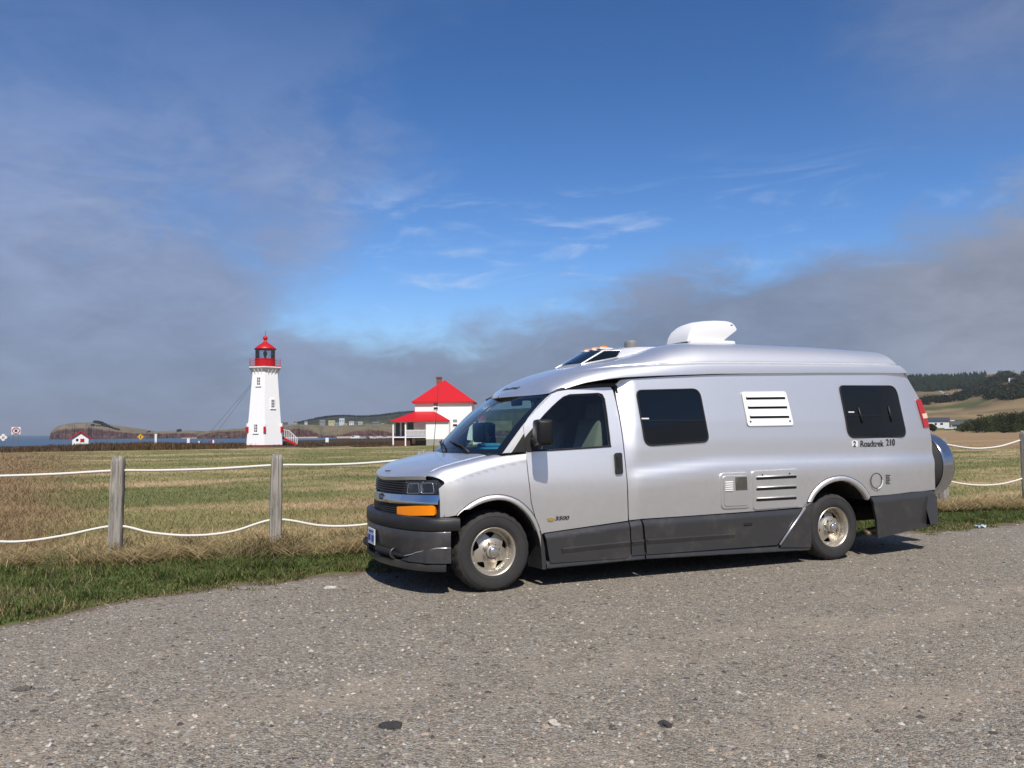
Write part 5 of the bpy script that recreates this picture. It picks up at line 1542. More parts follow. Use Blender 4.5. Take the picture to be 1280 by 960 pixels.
def rope(pts_px, Ys, name_label):
    """rope through measured points: (px, py, depth)"""
    P = np.array([at(x, y, Y) for (x, y), Y in zip(pts_px, Ys)])
    t = np.linspace(0, 1, len(P)); tt = np.linspace(0, 1, 90)
    # Catmull-Rom through the measured points
    Q = []
    for u in tt:
        s = u * (len(P) - 1); i = min(int(s), len(P) - 2); f = s - i
        p0, p1, p2, p3 = P[max(i - 1, 0)], P[i], P[i + 1], P[min(i + 2, len(P) - 1)]
        Q.append(.5 * ((2 * p1) + (-p0 + p2) * f + (2 * p0 - 5 * p1 + 4 * p2 - p3) * f * f + (-p0 + 3 * p1 - 3 * p2 + p3) * f ** 3))
    o = MB().tube(Q, .0150, 8).build('rope', M_rope, smooth=True)
    tag(o, name_label, 'rope', 'white ropes strung between the fence posts')
def dl(px, k=0):   # depth of the fence line at a pixel column, just in front of the posts
    a = (px - 640) / F_PX
    xs_ = np.array([PB[0][0] * 2 - PB[1][0]] + [b_[0] for b_ in PB]); ys_ = np.array([PB[0][1] * 2 - PB[1][1]] + [b_[1] for b_ in PB])
    aa = xs_ / ys_
    i = int(np.clip(np.searchsorted(aa, a) - 1, 0, len(aa) - 2))
    x0, y0, x1, y1 = xs_[i], ys_[i], xs_[i + 1], ys_[i + 1]
    f = (a * y0 - x0) / ((x1 - x0) - a * (y1 - y0)); return y0 + f * (y1 - y0) - k
up = [(-78, 593.0), (-40, 595.6), (0, 595.0), (70, 592.6), (145, 588.4), (200, 588.0), (270, 586.0), (344, 581.6), (400, 581.2), (455, 579.2), (521, 573.5)]
rope(up, [dl(x) for x, y in up], 'upper white rope of the fence on the left, ending behind the van bonnet')
lo_ = [(-78, 662.0), (-40, 672.5), (0, 677.0), (35, 676.2), (80, 669.5), (144, 657.5), (190, 666.0), (240, 669.5), (290, 664.5), (344, 649.5), (400, 657.0), (440, 657.2), (480, 652), (521, 644)]
rope(lo_, [dl(x) for x, y in lo_], 'lower sagging white rope of the fence on the left, just above the straw')
ur_ = [(1178, 554.5), (1200, 558.6), (1222, 560.6), (1246, 558.6), (1262, 554.6), (1282, 548)]
rope(ur_, [dl(x) for x, y in ur_], 'upper white rope to the right of the spare wheel cover')
lr_ = [(1181, 600.5), (1205, 605.0), (1228, 606.6), (1250, 605.2), (1268, 601.2), (1284, 596)]
rope(lr_, [dl(x) for x, y in lr_], 'lower white rope to the right of the van bumper')
HAZE = 0.00010
# ------------------------------------------------------------------ grass
def blades(P, h, w, lean, ang, col, droop=.35):
    """one bent blade per row: P (n,3) foot, h height, w width, lean fraction, ang direction, col (n,3)"""
    n = len(P); d = np.stack([np.cos(ang), np.sin(ang), 0 * ang], -1)
    ph = rng.random(n) * math.pi
    s = np.stack([np.cos(ph), np.sin(ph), 0 * ph], -1) * (w / 2)[:, None]
    up = np.array([0, 0, 1.0])
    m_ = P + d * (lean * h * .35)[:, None] + up * (h * .55)[:, None]
    t_ = P + d * (lean * h)[:, None] + up * (h * np.clip(1 - droop * lean, .12, 1))[:, None]
    V = np.stack([P - s, P + s, m_ + s * .75, m_ - s * .75, t_], 1)
    F = np.array([[0, 1, 2], [0, 2, 3], [3, 2, 4]])[None] + (np.arange(n) * 5)[:, None, None]
    cc = np.repeat(col[:, None], 5, 1) 
    return V.reshape(-1, 3), F.reshape(-1, 3), np.clip(cc.reshape(-1, 3), 0, 1)
def join(parts):
    Vs, Fs, Cs, o = [], [], [], 0
    for v, f, c in parts: Vs.append(v); Fs.append(f + o); Cs.append(c); o += len(v)
    return np.vstack(Vs), np.vstack(Fs), np.vstack(Cs)
M_blade = vcol_mat('grass_blade', .75, trans=.35, spec=.25)
M_straw = vcol_mat('straw_blade', .8, trans=.35, spec=.25)
# verge, thick short green grass
n = 260000
x = rng.uniform(-7.5, 14, n); lo = edge_y(x) - .45; hi = fence_y(x) - .05 - .20 * sstep(-x, 2.5, 4.5)
y = lo + (hi - lo) * rng.random(n) ** 1.12
vm = verge_mask(x, y) > rng.random(n) * .9 + .02
ed_ = y - edge_y(x)
vm = np.where(ed_ < .05, rng.random(n) < .55, vm)
vm &= (fbm(x * 2.6, y * 2.6, 15) + .62 * np.clip(ed_ - .05, -.5, .45) > .45)
vm &= ~((x > -.5) & (x < 5.5) & (rng.random(n) < .45))
x, y = x[vm], y[vm]; n = len(x)
q = fbm(x * 1.6, y * 1.6, 16); q2 = fbm(x * 7, y * 7, 17)
clump = fbm(x * 3.5, y * 3.5, 18)
h = (.022 + .15 * sstep(clump, .40, .75) * rng.random(n) + .06 * q * rng.random(n)) * (.55 + .45 * sstep(y - edge_y(x), 0, .35))
gc = np.array([.105, .145, .040])[None] * (.55 + .9 * rng.random((n, 1))) * (.7 + .6 * q2[:, None])
gc[:, 0] += .03 * rng.random(n) * q
dry = rng.random(n) < .08 + .42 * sstep(fbm(x * .9, y * 2.0, 19), .54, .68) + .25 * sstep(.35 - (y - edge_y(x)), 0, .35)
gc[dry] = np.array([.30, .235, .12]) * (.5 + .8 * rng.random((dry.sum(), 1)))
near = np.stack([x, y, Tz(x, y)], -1)
A = blades(near, h, .0065 + .004 * rng.random(n), .3 + .7 * rng.random(n), rng.random(n) * 6.28, gc)
tag(fast_mesh('verge_grass', *A[:2], M_blade, col=A[2]), 'short lush green grass along the edge of the gravel', 'grass', kind='stuff')
# straw and rough dry grass along the fence
n = 42000
x = rng.uniform(-7.5, 14, n); off = np.abs(rng.normal(0, .60, n)) - .45
y = fence_y(x) + off - .18 * sstep(-x, 2.5, 4.5)
tuft = fbm(x * 1.5, y * 1.5, 61)
pz = np.min(np.abs(x[:, None] - np.array([b[0] for b in PB])[None]), 1)
keep = rng.random(n) < np.clip(sstep(tuft, .52, .68) * .9 + .8 * (pz < .30), .05, 1)
keep &= ~((x > 4.5) & (rng.random(n) < .85))
x, y = x[keep], y[keep]; n = len(x)
h = (.12 + .30 * rng.random(n) ** 1.5) * (.6 + .8 * fbm(x * 1.5, y * 1.5, 61))
sc = np.array([.44, .335, .175])[None] * (.45 + .85 * rng.random((n, 1)))
br = rng.random(n) < .18; sc[br] = np.array([.17, .11, .06]) * (.6 + .8 * rng.random((br.sum(), 1)))
gr_ = rng.random(n) < .22; sc[gr_] = np.array([.10, .11, .035]) * (.6 + .8 * rng.random((gr_.sum(), 1)))
swirl = fbm(x * .9, y * .9, 66) * 12
B = blades(np.stack([x, y, Tz(x, y)], -1), h, .005 + .004 * rng.random(n), .5 + 1.3 * rng.random(n), swirl + rng.normal(0, .9, n), sc, .5)
# matted straw lying on the ground by the posts
n = 16000
k = rng.integers(0, 5, n); bx = np.array([b[0] for b in PB])[k]; 
x = bx + rng.normal(0, .75, n) - .15; y = fence_y(x) + rng.normal(-.32, .18, n)
kp = fbm(x * 2.2, y * 2.2, 68) > .50; x, y = x[kp], y[kp]; n = len(x)
sc = np.array([.50, .385, .20])[None] * (.55 + .7 * rng.random((n, 1)))
Cc = blades(np.stack([x, y, Tz(x, y) + .03 + .06 * rng.random(n)], -1), .10 + .15 * rng.random(n), .006 + .004 * rng.random(n), 1.5 + 1.5 * rng.random(n), rng.normal(.2, .8, n) + math.pi * rng.integers(0, 2, n), sc, .33)
J = join([B, Cc])
tag(fast_mesh('dry_grass', *J[:2], M_straw, col=J[2]), 'tufts of dry straw coloured grass tangled along the rope fence', 'dry grass', kind='stuff')
# meadow
n = 330000
u_ = rng.random(n); r = np.where(rng.random(n) < .5, 8.5 * (112 / 8.5) ** u_, 8.5 * (1 - u_ * (1 - (8.5 / 112) ** .9)) ** (-1 / .9))
a = rng.uniform(-.74, .74, n); x = r * np.sin(a); y = r * np.cos(a)
keep = (y > fence_y(x) - .15); x, y, r = x[keep], y[keep], r[keep]; n = len(x)
fc_ = field_colour(x, y)
rough = fbm(x * .5, y * .8, 55)
h = (.025 + .085 * rng.random(n) ** 1.6) * (.45 + 1.1 * rough) * (1 + .7 * (1 - sstep(r, 9, 16)))
brn = sstep(-x / y, .40, .62) * sstep(r, 11, 15); h = h * (1 + .9 * brn)
w = .0055 * np.clip(r / 9, 1, 9) ** .9 * (.7 + .6 * rng.random(n))
c_ = fc_ * (.75 + 1.05 * rng.random((n, 1)))
lt = rng.random(n) < .16; c_[lt] = c_[lt] * .35 + np.array([.40, .31, .16]) * .65 * (.6 + .6 * rng.random((lt.sum(), 1)))
C = blades(np.stack([x, y, Tz(x, y)], -1), h, w, .5 + 1.5 * rng.random(n), rng.random(n) * 6.28, c_)
tag(fast_mesh('meadow_grass', *C[:2], M_straw, col=C[2]), 'mown meadow grass in tan and green stripes beyond the rope fence', 'meadow grass', kind='stuff')
# heather and low brown scrub on the edge of the land
n = 60000
a = rng.uniform(-.76, -.02, n); r = rng.uniform(106, 150, n); x = r * np.sin(a); y = r * np.cos(a)
t = fbm(x * .16, y * .12, 81); aa = x / y
lim = .30 + .22 * sstep(aa, -.30, -.22)
keep = (t > lim) & ~((aa > -.32) & (aa < -.26) & (r < 128))
x, y, t, aa = x[keep], y[keep], t[keep], aa[keep]; n = len(x)
h = (.20 + 2.1 * np.clip(t - .32, 0, .5) * rng.random(n)) * (.55 + .45 * sstep(-aa, .60, .52)) * (1 - .55 * sstep(aa, -.30, -.22)) 
c_ = np.array([.125, .080, .048])[None] * (.45 + 1.0 * rng.random((n, 1)))
og = fbm(x * .05, y * .05, 83) > .56; c_[og] = c_[og] * .5 + np.array([.15, .085, .03]) * .6 * (.5 + .8 * rng.random((og.sum(), 1)))
D = blades(np.stack([x, y, Tz(x, y)], -1), h, .05 + .05 * rng.random(n), .2 + .5 * rng.random(n), rng.random(n) * 6.28, c_)
tag(fast_mesh('heath_scrub', *D[:2], M_straw, col=D[2]), 'low brown heath scrub along the far edge of the meadow', 'scrub', kind='stuff')
# a few tall dead stalks near the left post
n = 70; x = rng.uniform(-6.6, -1.2, n); y = fence_y(x) + rng.uniform(-.5, 1.6, n)
# weeds at the gravel edge
# ------------------------------------------------------------------ lighthouse
def facing(o, p): o.rotation_euler = (0, 0, math.atan2(-p[0], p[1]))     # local -y looks back at the camera
LY = 125.0; LM = LY / F_PX
lb = at(330.6, 557, LY); lz = lb[2]
M_lwhite = simple('white_shingle', (.86, .86, .85), .7, var=.05, scale=2.5, bump=.25, bscale=14)
M_lred = simple('red_paint', (.50, .006, .010), .45, var=.10, scale=3)
M_pane = simple('window_dark', (.018, .022, .028), .10, spec=.5)
M_iron = simple('dark_iron', (.03, .03, .032), .5, .5)
lh = empty('lighthouse', lb); facing(lh, lb)
tag(lh, 'tall white six sided lighthouse tower with a red lantern house', 'lighthouse')
def hexv(R, z): return [(R * math.sin(k * math.pi / 3), -R * math.cos(k * math.pi / 3), z) for k in range(6)]
def hex_stack(levels):
    m_ = MB(); m_.v = [p for R, z in levels for p in hexv(R, z)]
    for i in range(len(levels) - 1):
        for k in range(6): m_.f.append((i * 6 + k, i * 6 + (k + 1) % 6, (i + 1) * 6 + (k + 1) % 6, (i + 1) * 6 + k))
    m_.f.append(tuple(range(6))); m_.f.append(tuple((len(levels) - 1) * 6 + k for k in range(6)))
    return m_
RB0, RT0, HT = 2.97, 2.06, 11.03
tower = hex_stack([(RB0, .12), (RT0, HT), (RT0 + .06, HT + .05), (RT0 + .20, HT + .35), (RT0 + .46, HT + .62)]).build('tower', M_lwhite, lh)
hex_stack([(RB0 + .06, -.6), (RB0 + .06, .14)]).build('base_course', M_lred, lh)
hex_stack([(RT0 + .56, HT + .60), (RT0 + .58, HT + .78)]).build('gallery_deck', M_lwhite, lh)
hex_stack([(RT0 + .57, HT + .782), (RT0 + .57, HT + .90)]).build('gallery_edge', M_lred, lh)
br_ = MB()
for k in range(6):
    for f in (.25, .5, .75):
        p0, p1 = np.array(hexv(RT0 + .03, 0)[k]), np.array(hexv(RT0 + .03, 0)[(k + 1) % 6]); q0, q1 = np.array(hexv(RT0 + .45, 0)[k]), np.array(hexv(RT0 + .45, 0)[(k + 1) % 6])
        a_, b_ = p0 * (1 - f) + p1 * f, q0 * (1 - f) + q1 * f
        br_.tube([a_ + [0, 0, HT - .35], b_ + [0, 0, HT + .58]], .055, 5)
br_.build('brackets', M_lwhite, lh)
rl = MB()
for k in range(6):
    for zz in (HT + 1.25, HT + 1.6, HT + 1.95):
        rl.tube([hexv(RT0 + .48, zz)[k], hexv(RT0 + .48, zz)[(k + 1) % 6]], .022, 5)
    for f in (0, .33, .66):
        a_ = np.array(hexv(RT0 + .48, 0)[k]) * (1 - f) + np.array(hexv(RT0 + .48, 0)[(k + 1) % 6]) * f
        rl.tube([a_ + [0, 0, HT + .85], a_ + [0, 0, HT + 1.97]], .022, 5)
rl.build('gallery_railing', M_lred, lh)
LR = 1.50; nl = 10; ph_ = math.pi / 10
lan = MB().lathe([(LR, HT + .85), (LR, HT + 1.92), (LR + .05, HT + 1.93), (LR + .05, HT + 2.02), (LR - .1, HT + 2.03)], nl, 'Z', ph=ph_).build('lantern_wall', M_lred, lh)
bars = MB()
for k in range(nl):
    t = 2 * math.pi * k / nl + ph_
    bars.tube([((LR - .03) * math.cos(t), (LR - .03) * math.sin(t), HT + 2.0), ((LR - .03) * math.cos(t), (LR - .03) * math.sin(t), HT + 3.52)], .028, 6)
bars.build('glazing_bars', simple('dark_red_paint', (.11, .012, .014), .5), lan)
MB().lathe([(LR - .05, HT + 2.02), (LR - .05, HT + 3.5)], nl, 'Z', ph=ph_).build('lantern_glass', glass_mat('lantern_glass', (.78, .82, .84), .06), lan)
MB().lathe([(0, HT + 2.0), (.16, HT + 2.0), (.16, HT + 2.5), (.26, HT + 2.6), (.30, HT + 2.85), (.26, HT + 3.1), (.12, HT + 3.25), (0, HT + 3.4)], 14, 'Z').build('lamp', M_iron, lan, smooth=True)
rf_ = MB().lathe([(LR - .2, HT + 3.46), (LR + .13, HT + 3.48), (LR + .14, HT + 3.56), (1.25, HT + 3.92), (.86, HT + 4.22), (.48, HT + 4.46), (.24, HT + 4.72), (.16, HT + 4.92)], 20, 'Z', ph=ph_).build('lantern_roof', M_lred, lh, smooth=True)
MB().lathe([(0, HT + 4.85)] + [(.36 * math.sin(t), HT + 5.22 - .36 * math.cos(t)) for t in np.linspace(.4, math.pi, 9)], 16, 'Z').build('vent_ball', M_lred, rf_, smooth=True)
MB().tube([(0, 0, HT + 5.5), (0, 0, HT + 6.4)], [.04, .015], 6).build('lightning_rod', M_iron, rf_)
def hexface(side, frac, z, out=.0):
    """point on the left (-1) or right (+1) front face: frac 0 at the middle edge, 1 at the outer edge"""
    R = RB0 + (RT0 - RB0) * (z - .12) / (HT - .12)
    v0, v1 = np.array(hexv(R, z)[0]), np.array(hexv(R, z)[1 if side > 0 else 5])
    n_ = np.array([math.sin(math.pi / 6) * side, -math.cos(math.pi / 6), 0])
    return v0 * (1 - frac) + v1 * frac + n_ * out, n_, (v1 - v0) / np.linalg.norm(v1 - v0)
for (side, px, py) in ((-1, 323.2, 477.5), (1, 339.6, 505.3), (-1, 320.4, 535.5)):
    z = (557 - py) * LM; R = RB0 + (RT0 - RB0) * z / HT
    fr_ = abs(px - 330.4) * LM / (.866 * R)
    p_, n_, t_ = hexface(side, fr_, z); t_ = t_ * side
    M3 = Matrix((Vector(t_), Vector(-n_), Vector((0, 0, 1)))).transposed().to_4x4()
    wo = MB().box(p_ + n_ * .05, (.72, .10, 1.42), M=M3).build('window', M_lwhite, lh)
    pn = MB()
    for a_ in (-.13, .13):
        for b_ in (-.40, 0.0, .40):
            pn.box(p_ + n_ * .104 + t_ * a_ + np.array([0, 0, b_]), (.17, .012, .31), M=M3)
    pn.build('panes', M_pane, wo)
    MB().box(p_ + n_ * .10 + np.array([0, 0, -.76]), (.95, .2, .09), M=M3).build('sill', M_lwhite, wo)
for k in range(6):
    zt = 2.40; R = RB0 + (RT0 - RB0) * zt / HT + .10
    p_ = np.array(hexv(R, zt)[k]); Mz = Matrix.Rotation(k * math.pi / 3, 4, 'Z')
    MB().box(p_, (.36, .30, .84), M=Mz).build('corner_block', M_lred, lh)
    MB().box(p_ * [.985, .985, 1] + np.array([0, 0, .70]), (.28, .24, .5), M=Mz).build('corner_post', M_lwhite, lh)
st = MB(); rr = MB(); rb = MB()
x0, x1 = 2.62, 4.75
for s in (-.45, .45):
    st.prism([(x0, s - .03, .95), (x1, s - .03, -.15), (x1, s - .03, .18), (x0, s - .03, 1.35)], (0, .06, 0))
    rr.tube([(x0, s, 2.35), (x0 + .9, s, 2.25), (x1, s, 1.05)], .05, 6)
    for t in np.linspace(0, 1, 9):
        xx = x0 + (x1 - x0) * t; zt = np.interp(xx, [x0, x0 + .9, x1], [2.33, 2.23, 1.05]); rr.tube([(xx, s, np.interp(xx, [x0, x1], [1.2, .1])), (xx, s, zt)], .04 if t in (0, 1) else .028, 5)
for k in range(6): rb.box((x0 + .2 + k * .36, 0, 1.12 - k * .19), (.34, .9, .05))
st.build('stair_stringers', M_lred, lh); rr.build('stair_railing', M_lwhite, lh); rb.build('stair_treads', M_lwhite, lh)
for k_, (x_, lab) in enumerate(((247, 'thin dark guy cable running down left from the lighthouse, the outer one'), (258, 'thin dark guy cable running down left from the lighthouse, nearer the tower'))):
    a_ = at(316.0 + k_ * .6, 477.5 + k_, LY - .4); b_ = at(x_, 557.5, LY)
    o = MB().tube([a_ * (1 - t) + b_ * t - np.array([0, 0, .5 * t * (1 - t)]) for t in np.linspace(0, 1, 12)], .017, 5).build('guy_cable', M_iron)
    tag(o, lab, 'cable', 'guy cables of the lighthouse')

# ------------------------------------------------------------------ keeper's house
HY = 115.0
M_hwhite = simple('white_clapboard', (.86, .86, .85), .7, var=.04, scale=2)
M_hred = simple('red_roof', (.52, .006, .010), .5, var=.10, scale=2.5, bump=.2, bscale=8)
M_brick = simple('chimney_brick', (.22, .085, .055), .9, var=.35, scale=14)
M_found = simple('grey_foundation', (.33, .31, .27), .9, var=.15, scale=3)
hb = at(554, 553, HY); house = empty('keepers_house', hb)
tag(house, "white two storey keeper's house with red hipped roofs and a front porch", 'house')
def hp(px, py, Y=HY): return at(px, py, Y) - hb
def hz(py, Y=HY): return at(554, py, Y)[2] - hb[2]
def hx(px, Y=HY): return at(px, 520, Y)[0] - hb[0]
dpt = 8.0
X0, X1, Ze = hx(518.7), hx(589.8), hz(501.5)
def bx6(x0, x1, y0, y1, z0, z1): return ((x0 + x1) / 2, (y0 + y1) / 2, (z0 + z1) / 2), (x1 - x0, y1 - y0, z1 - z0)
MB().box(*bx6(X0, X1, 0, dpt, hz(550.5), Ze)).build('wall', M_hwhite, house)
MB().box(*bx6(X0 + .03, X1 - .03, .03, dpt - .03, -1.2, hz(550.5) + .01)).build('foundation', M_found, house)
ex0, ex1, zR = hx(514.7), hx(593.5), hz(475, HY + 4)
cxm = hx(553.3); zE = Ze - .05
rf = MB()
rv = [(ex0, -.45, zE), (ex1, -.45, zE), (ex1, dpt + .45, zE), (ex0, dpt + .45, zE), (cxm, dpt / 2 - .3, zR), (cxm, dpt / 2 + .3, zR)]
rf.add(rv + [(x, y, z - .16) for x, y, z in rv[:4]], [(0, 1, 4), (1, 2, 5, 4), (2, 3, 5), (3, 0, 4, 5), (0, 6, 7, 1), (1, 7, 8, 2), (2, 8, 9, 3), (3, 9, 6, 0), (6, 9, 8, 7)])
roof = rf.build('roof', M_hred, house)
MB().box((hx(548.2, HY + 4), dpt / 2 + 1.0, (hz(472.3, HY + 5) + zR) / 2 - .7), (.70, .70, 2.1)).box((hx(548.2, HY + 4), dpt / 2 + 1.0, hz(472.0, HY + 5) - .02), (.9, .9, .12)).build('chimney', M_brick, roof)
# porch wing in front on the left
PY = -2.6
W0, W1 = hx(532.3, HY + PY), hx(561.4, HY + PY); zw = hz(525.6, HY + PY)
MB().box(*bx6(W0, W1, PY, -.005, hz(549, HY + PY), zw)).build('wing_wall', M_hwhite, house)
MB().box(*bx6(W0 + .03, W1 - .03, PY + .03, -.01, -1.2, hz(549, HY + PY) + .01)).build('foundation', M_found, house)
p0, p1 = hx(488.3, HY + PY - .3), hx(562.4, HY + PY - .3); zp = hz(525.3, HY + PY - .3); zt_ = hz(514.2)
pr = [(p0, PY - .3, zp), (p1, PY - .3, zp), (hx(543.1), -.006, zt_), (X0 - .006, -.006, zt_), (p0, 4.5, zp), (X0 - .006, 4.5, zt_)]
m_ = MB().add(pr + [(x, y, z - .17) for x, y, z in pr], [(0, 1, 2, 3), (0, 3, 5, 4), (0, 6, 7, 1), (4, 10, 6, 0), (6, 10, 11, 9), (6, 9, 8, 7), (1, 7, 8, 2)])
m_.build('porch_roof', M_hred, house)
fz0 = hz(545.5, HY + PY); L0 = hx(491, HY + PY)
MB().box(*bx6(L0, W0 - .004, PY, -.006, fz0 - .14, fz0)).box(*bx6(L0, X0 - .01, 0, 4.3, fz0 - .14, fz0)).build('porch_floor', M_hwhite, house)
pp_ = MB()
for px in (491.4, 506.8): pp_ = MB().box((hx(px, HY + PY), PY + .08, (zp - 1.4) / 2 - .2), (.17, .17, zp + 1.0)).build('porch_post', M_hwhite, house)
rl = MB(); ra, rb2 = hx(507.5, HY + PY), W0 - .01; zr0, zr1 = hz(543.8, HY + PY), hz(537.4, HY + PY)
rl.box(((ra + rb2) / 2, PY + .08, zr1), (rb2 - ra, .07, .07)); rl.box(((ra + rb2) / 2, PY + .08, zr0), (rb2 - ra, .06, .06))
for x_ in np.linspace(ra + .1, rb2 - .1, 15): rl.box((x_, PY + .08, (zr0 + zr1) / 2), (.07, .05, zr1 - zr0))
rl.build('porch_railing', M_hwhite, house)
wn = MB().box(*bx6(hx(493.5, HY), X0 - .02, -.02, .12, fz0, zp - .1)).build('porch_wall', M_hwhite, house)
for (a_, b_, y0_, y1_) in ((494.5, 500.0, 544.5, 528), (502.0, 506.0, 544.5, 528), (509.0, 517.0, 537.5, 527.5)):
    MB().box(*bx6(hx(a_), hx(b_), -.05, -.022, hz(y0_), hz(y1_))).build('porch_window', simple('porch_glass', (.05, .075, .075), .1), house)
MB().box(*bx6(L0 + .1, L0 + 2.3, PY + .3, -.2, -1.0, fz0 - .15)).build('porch_base', simple('brown_boards', (.09, .04, .03), .9, var=.3, scale=6), house)
def hwin(px0, px1, py0, py1):
    w = MB().box(*bx6(hx(px0), hx(px1), -.06, -.002, hz(py1), hz(py0))).build('window', M_hwhite, house)
    a_, b_ = hx(px0) + .10, hx(px1) - .10; zc = hz((py0 + py1) / 2)
    MB().box(*bx6(a_, b_, -.07, -.061, zc + .06, hz(py0) - .1)).build('blind_pane', simple('blind_grey', (.24, .26, .25), .3), w)
    MB().box(*bx6(a_, b_, -.07, -.061, hz(py1) + .08, zc - .18)).build('pane', M_pane, w)
hwin(541.2, 548.3, 502.3, 512.6); hwin(565.2, 572.3, 523.6, 533.8)
MB().tube([(X1 - .15, -.06, Ze - .1), (X1 - .15, -.06, .1)], .045, 6).build('downpipe', M_hwhite, house)
MB().tube([(W1 - .1, PY - .06, zw), (W1 - .1, PY - .06, .1)], .045, 6).build('downpipe', M_hwhite, house)
# annex on the right
ax0, ax1 = X1 + .005, hx(606)
MB().box(*bx6(ax0, ax1, 2.0, 7.0, -1, hz(523))).build('annex_wall', M_hwhite, house)
za, zb_ = hz(523.2), hz(515.5)
ar_ = [(ax0, 1.6, za), (ax1 + .3, 1.6, za), (ax1 + .3, 7.4, za), (ax0, 7.4, za), (ax0, 3.6, zb_), (ax1 - 1.6, 4.5, zb_ - .1), (ax0, 5.4, zb_)]
MB().add(ar_, [(0, 1, 5, 4), (1, 2, 5), (2, 3, 6, 5), (4, 5, 6), (0, 3, 2, 1)]).build('annex_roof', M_hred, house)
MB().box(*bx6(hx(593.5), hx(597), 1.96, 1.998, hz(531), hz(525.5))).build('annex_window', M_pane, house)

# small well house with a red gable roof, left
sb = at(100.5, 551.5, 150); shed = empty('well_house', sb); tag(shed, 'tiny white shed with a red gable roof behind the brown scrub', 'shed'); facing(shed, sb)
k = 150 / F_PX
sw2 = 9.0 * k; zh = 6.2 * k
shm = MB().add([(-sw2, 0, -1.2), (sw2, 0, -1.2), (sw2, 0, zh), (0, 0, zh + 6.0 * k), (-sw2, 0, zh), (-sw2, 3.6, -1.2), (sw2, 3.6, -1.2), (sw2, 3.6, zh), (0, 3.6, zh + 6.0 * k), (-sw2, 3.6, zh)],
               [(0, 1, 2, 3, 4), (5, 9, 8, 7, 6), (0, 4, 9, 5), (1, 6, 7, 2)]).build('wall', M_hwhite, shed)
rm = MB()
for s in (-1, 1):
    rm.add([(0, -.3, zh + 6.6 * k), (s * (sw2 + .6), -.3, zh - .45), (s * (sw2 + .6), 3.9, zh - .45), (0, 3.9, zh + 6.6 * k), (0, -.3, zh + 6.6 * k - .2), (s * (sw2 + .6), -.3, zh - .65), (s * (sw2 + .6), 3.9, zh - .65), (0, 3.9, zh + 6.6 * k - .2)], [(0, 1, 2, 3), (4, 7, 6, 5), (0, 4, 5, 1), (1, 5, 6, 2), (2, 6, 7, 3)])
rm.build('roof', M_hred, shed)
MB().box((1.6 * k * 1.3, -.03, 1.0 * k), (4.5 * k, .05, 4.2 * k)).build('door', M_lred, shed)
MB().box((-3.6 * k, -.03, 1.6 * k), (2.6 * k, .05, 2.8 * k)).build('window', M_pane, shed)

# ------------------------------------------------------------------ signs and markers on the edge of the land
M_swhite = simple('sign_white', (.78, .78, .77), .5); M_sred = simple('sign_red', (.42, .015, .03), .5); M_pole = simple('galvanised', (.22, .22, .22), .5, .5); M_yel = simple('sign_yellow', (.75, .42, .02), .5)
def signpost(name, px, ytop, ybot, Y, label, cat='road sign'):
    b = at(px, ybot, Y); o = empty(name, b); facing(o, b); tag(o, label, cat); return o, Y / F_PX
o, k = signpost('prohibition_sign', 19.5, 535, 557, 100, 'square white sign with a red ring on two thin posts, left by the sea')
for s in (-2.9, 2.9): MB().tube([(s * k, .03, -.6), (s * k, .03, 22 * k)], .035, 6).build('pole', M_pole, o)
MB().box((0, 0, 18.6 * k), (9.6 * k, .03, 9.0 * k)).build('plate', M_swhite, o)
MB().tube([(3.7 * k * math.cos(t), -.022, (18.6 + 3.7 * math.sin(t)) * k) for t in np.linspace(0, 6.2832, 29)], .055, 6, cap=False).build('ring', M_sred, o)
gl_ = MB().lathe([(.0, -.03), (.17, -.03), (.17, -.016)], 12, 'Y', (0, 0, 18.2 * k)); gl_.box((-.09, -.024, 19.7 * k), (.09, .012, .16)); gl_.box((.09, -.024, 19.7 * k), (.09, .012, .16)); gl_.build('glyph', simple('glyph_grey', (.10, .08, .09), .6), o)
o, k = signpost('crossing_sign', 3.6, 543, 561, 98, 'white four lobed sign on two short posts at the left edge of the picture')
for s in (-1.6, 1.0): MB().tube([(s * k, .03, -.6), (s * k, .03, 14 * k)], .032, 6).build('pole', M_pole, o)
pl_ = MB()
for (a_, b_) in ((-2.4, 0), (2.4, 0), (0, 2.5), (0, -2.5), (0, 0)): pl_.lathe([(0, -.02), (1.9 * k, -.02), (1.9 * k, .01), (0, .01)], 14, 'Y', (a_ * k, 0 + .001 * a_, (14.2 + b_) * k))
pl_.build('plate', M_swhite, o)
MB().box((0, -.03, 14 * k), (2.8 * k, .012, 1.9 * k)).build('panel', simple('sign_ochre', (.42, .30, .10), .6), o)
o, k = signpost('warning_sign', 175.5, 542, 556, 122, 'yellow diamond warning sign standing in the brown scrub')
MB().tube([(0, .03, -.6), (0, .03, 10 * k)], .035, 6).build('pole', M_pole, o)
MB().prism([(-3.7 * k, 0, 10 * k), (0, 0, 6.3 * k), (3.7 * k, 0, 10 * k), (0, 0, 13.7 * k)], (0, -.03, 0)).build('plate', M_yel, o)
MB().tube([(-.7 * k, -.04, 8.4 * k), (.4 * k, -.04, 10.2 * k), (-.2 * k, -.04, 10.6 * k), (.8 * k, -.04, 11.9 * k)], .05, 6).build('symbol', M_iron, o)
b = at(194.6, 555, 124); o = empty('marker_post', b); facing(o, b); tag(o, 'thick plain white marker post standing in the brown scrub', 'marker post'); k = 124 / F_PX
MB().box((0, 0, 5 * k), (2.7 * k, 2.7 * k, 15 * k), bev=.03).build('shaft', M_swhite, o); MB().box((1.55 * k, .02, 6 * k), (.4 * k, 2.2 * k, 12 * k)).build('dark_edge', M_iron, o)
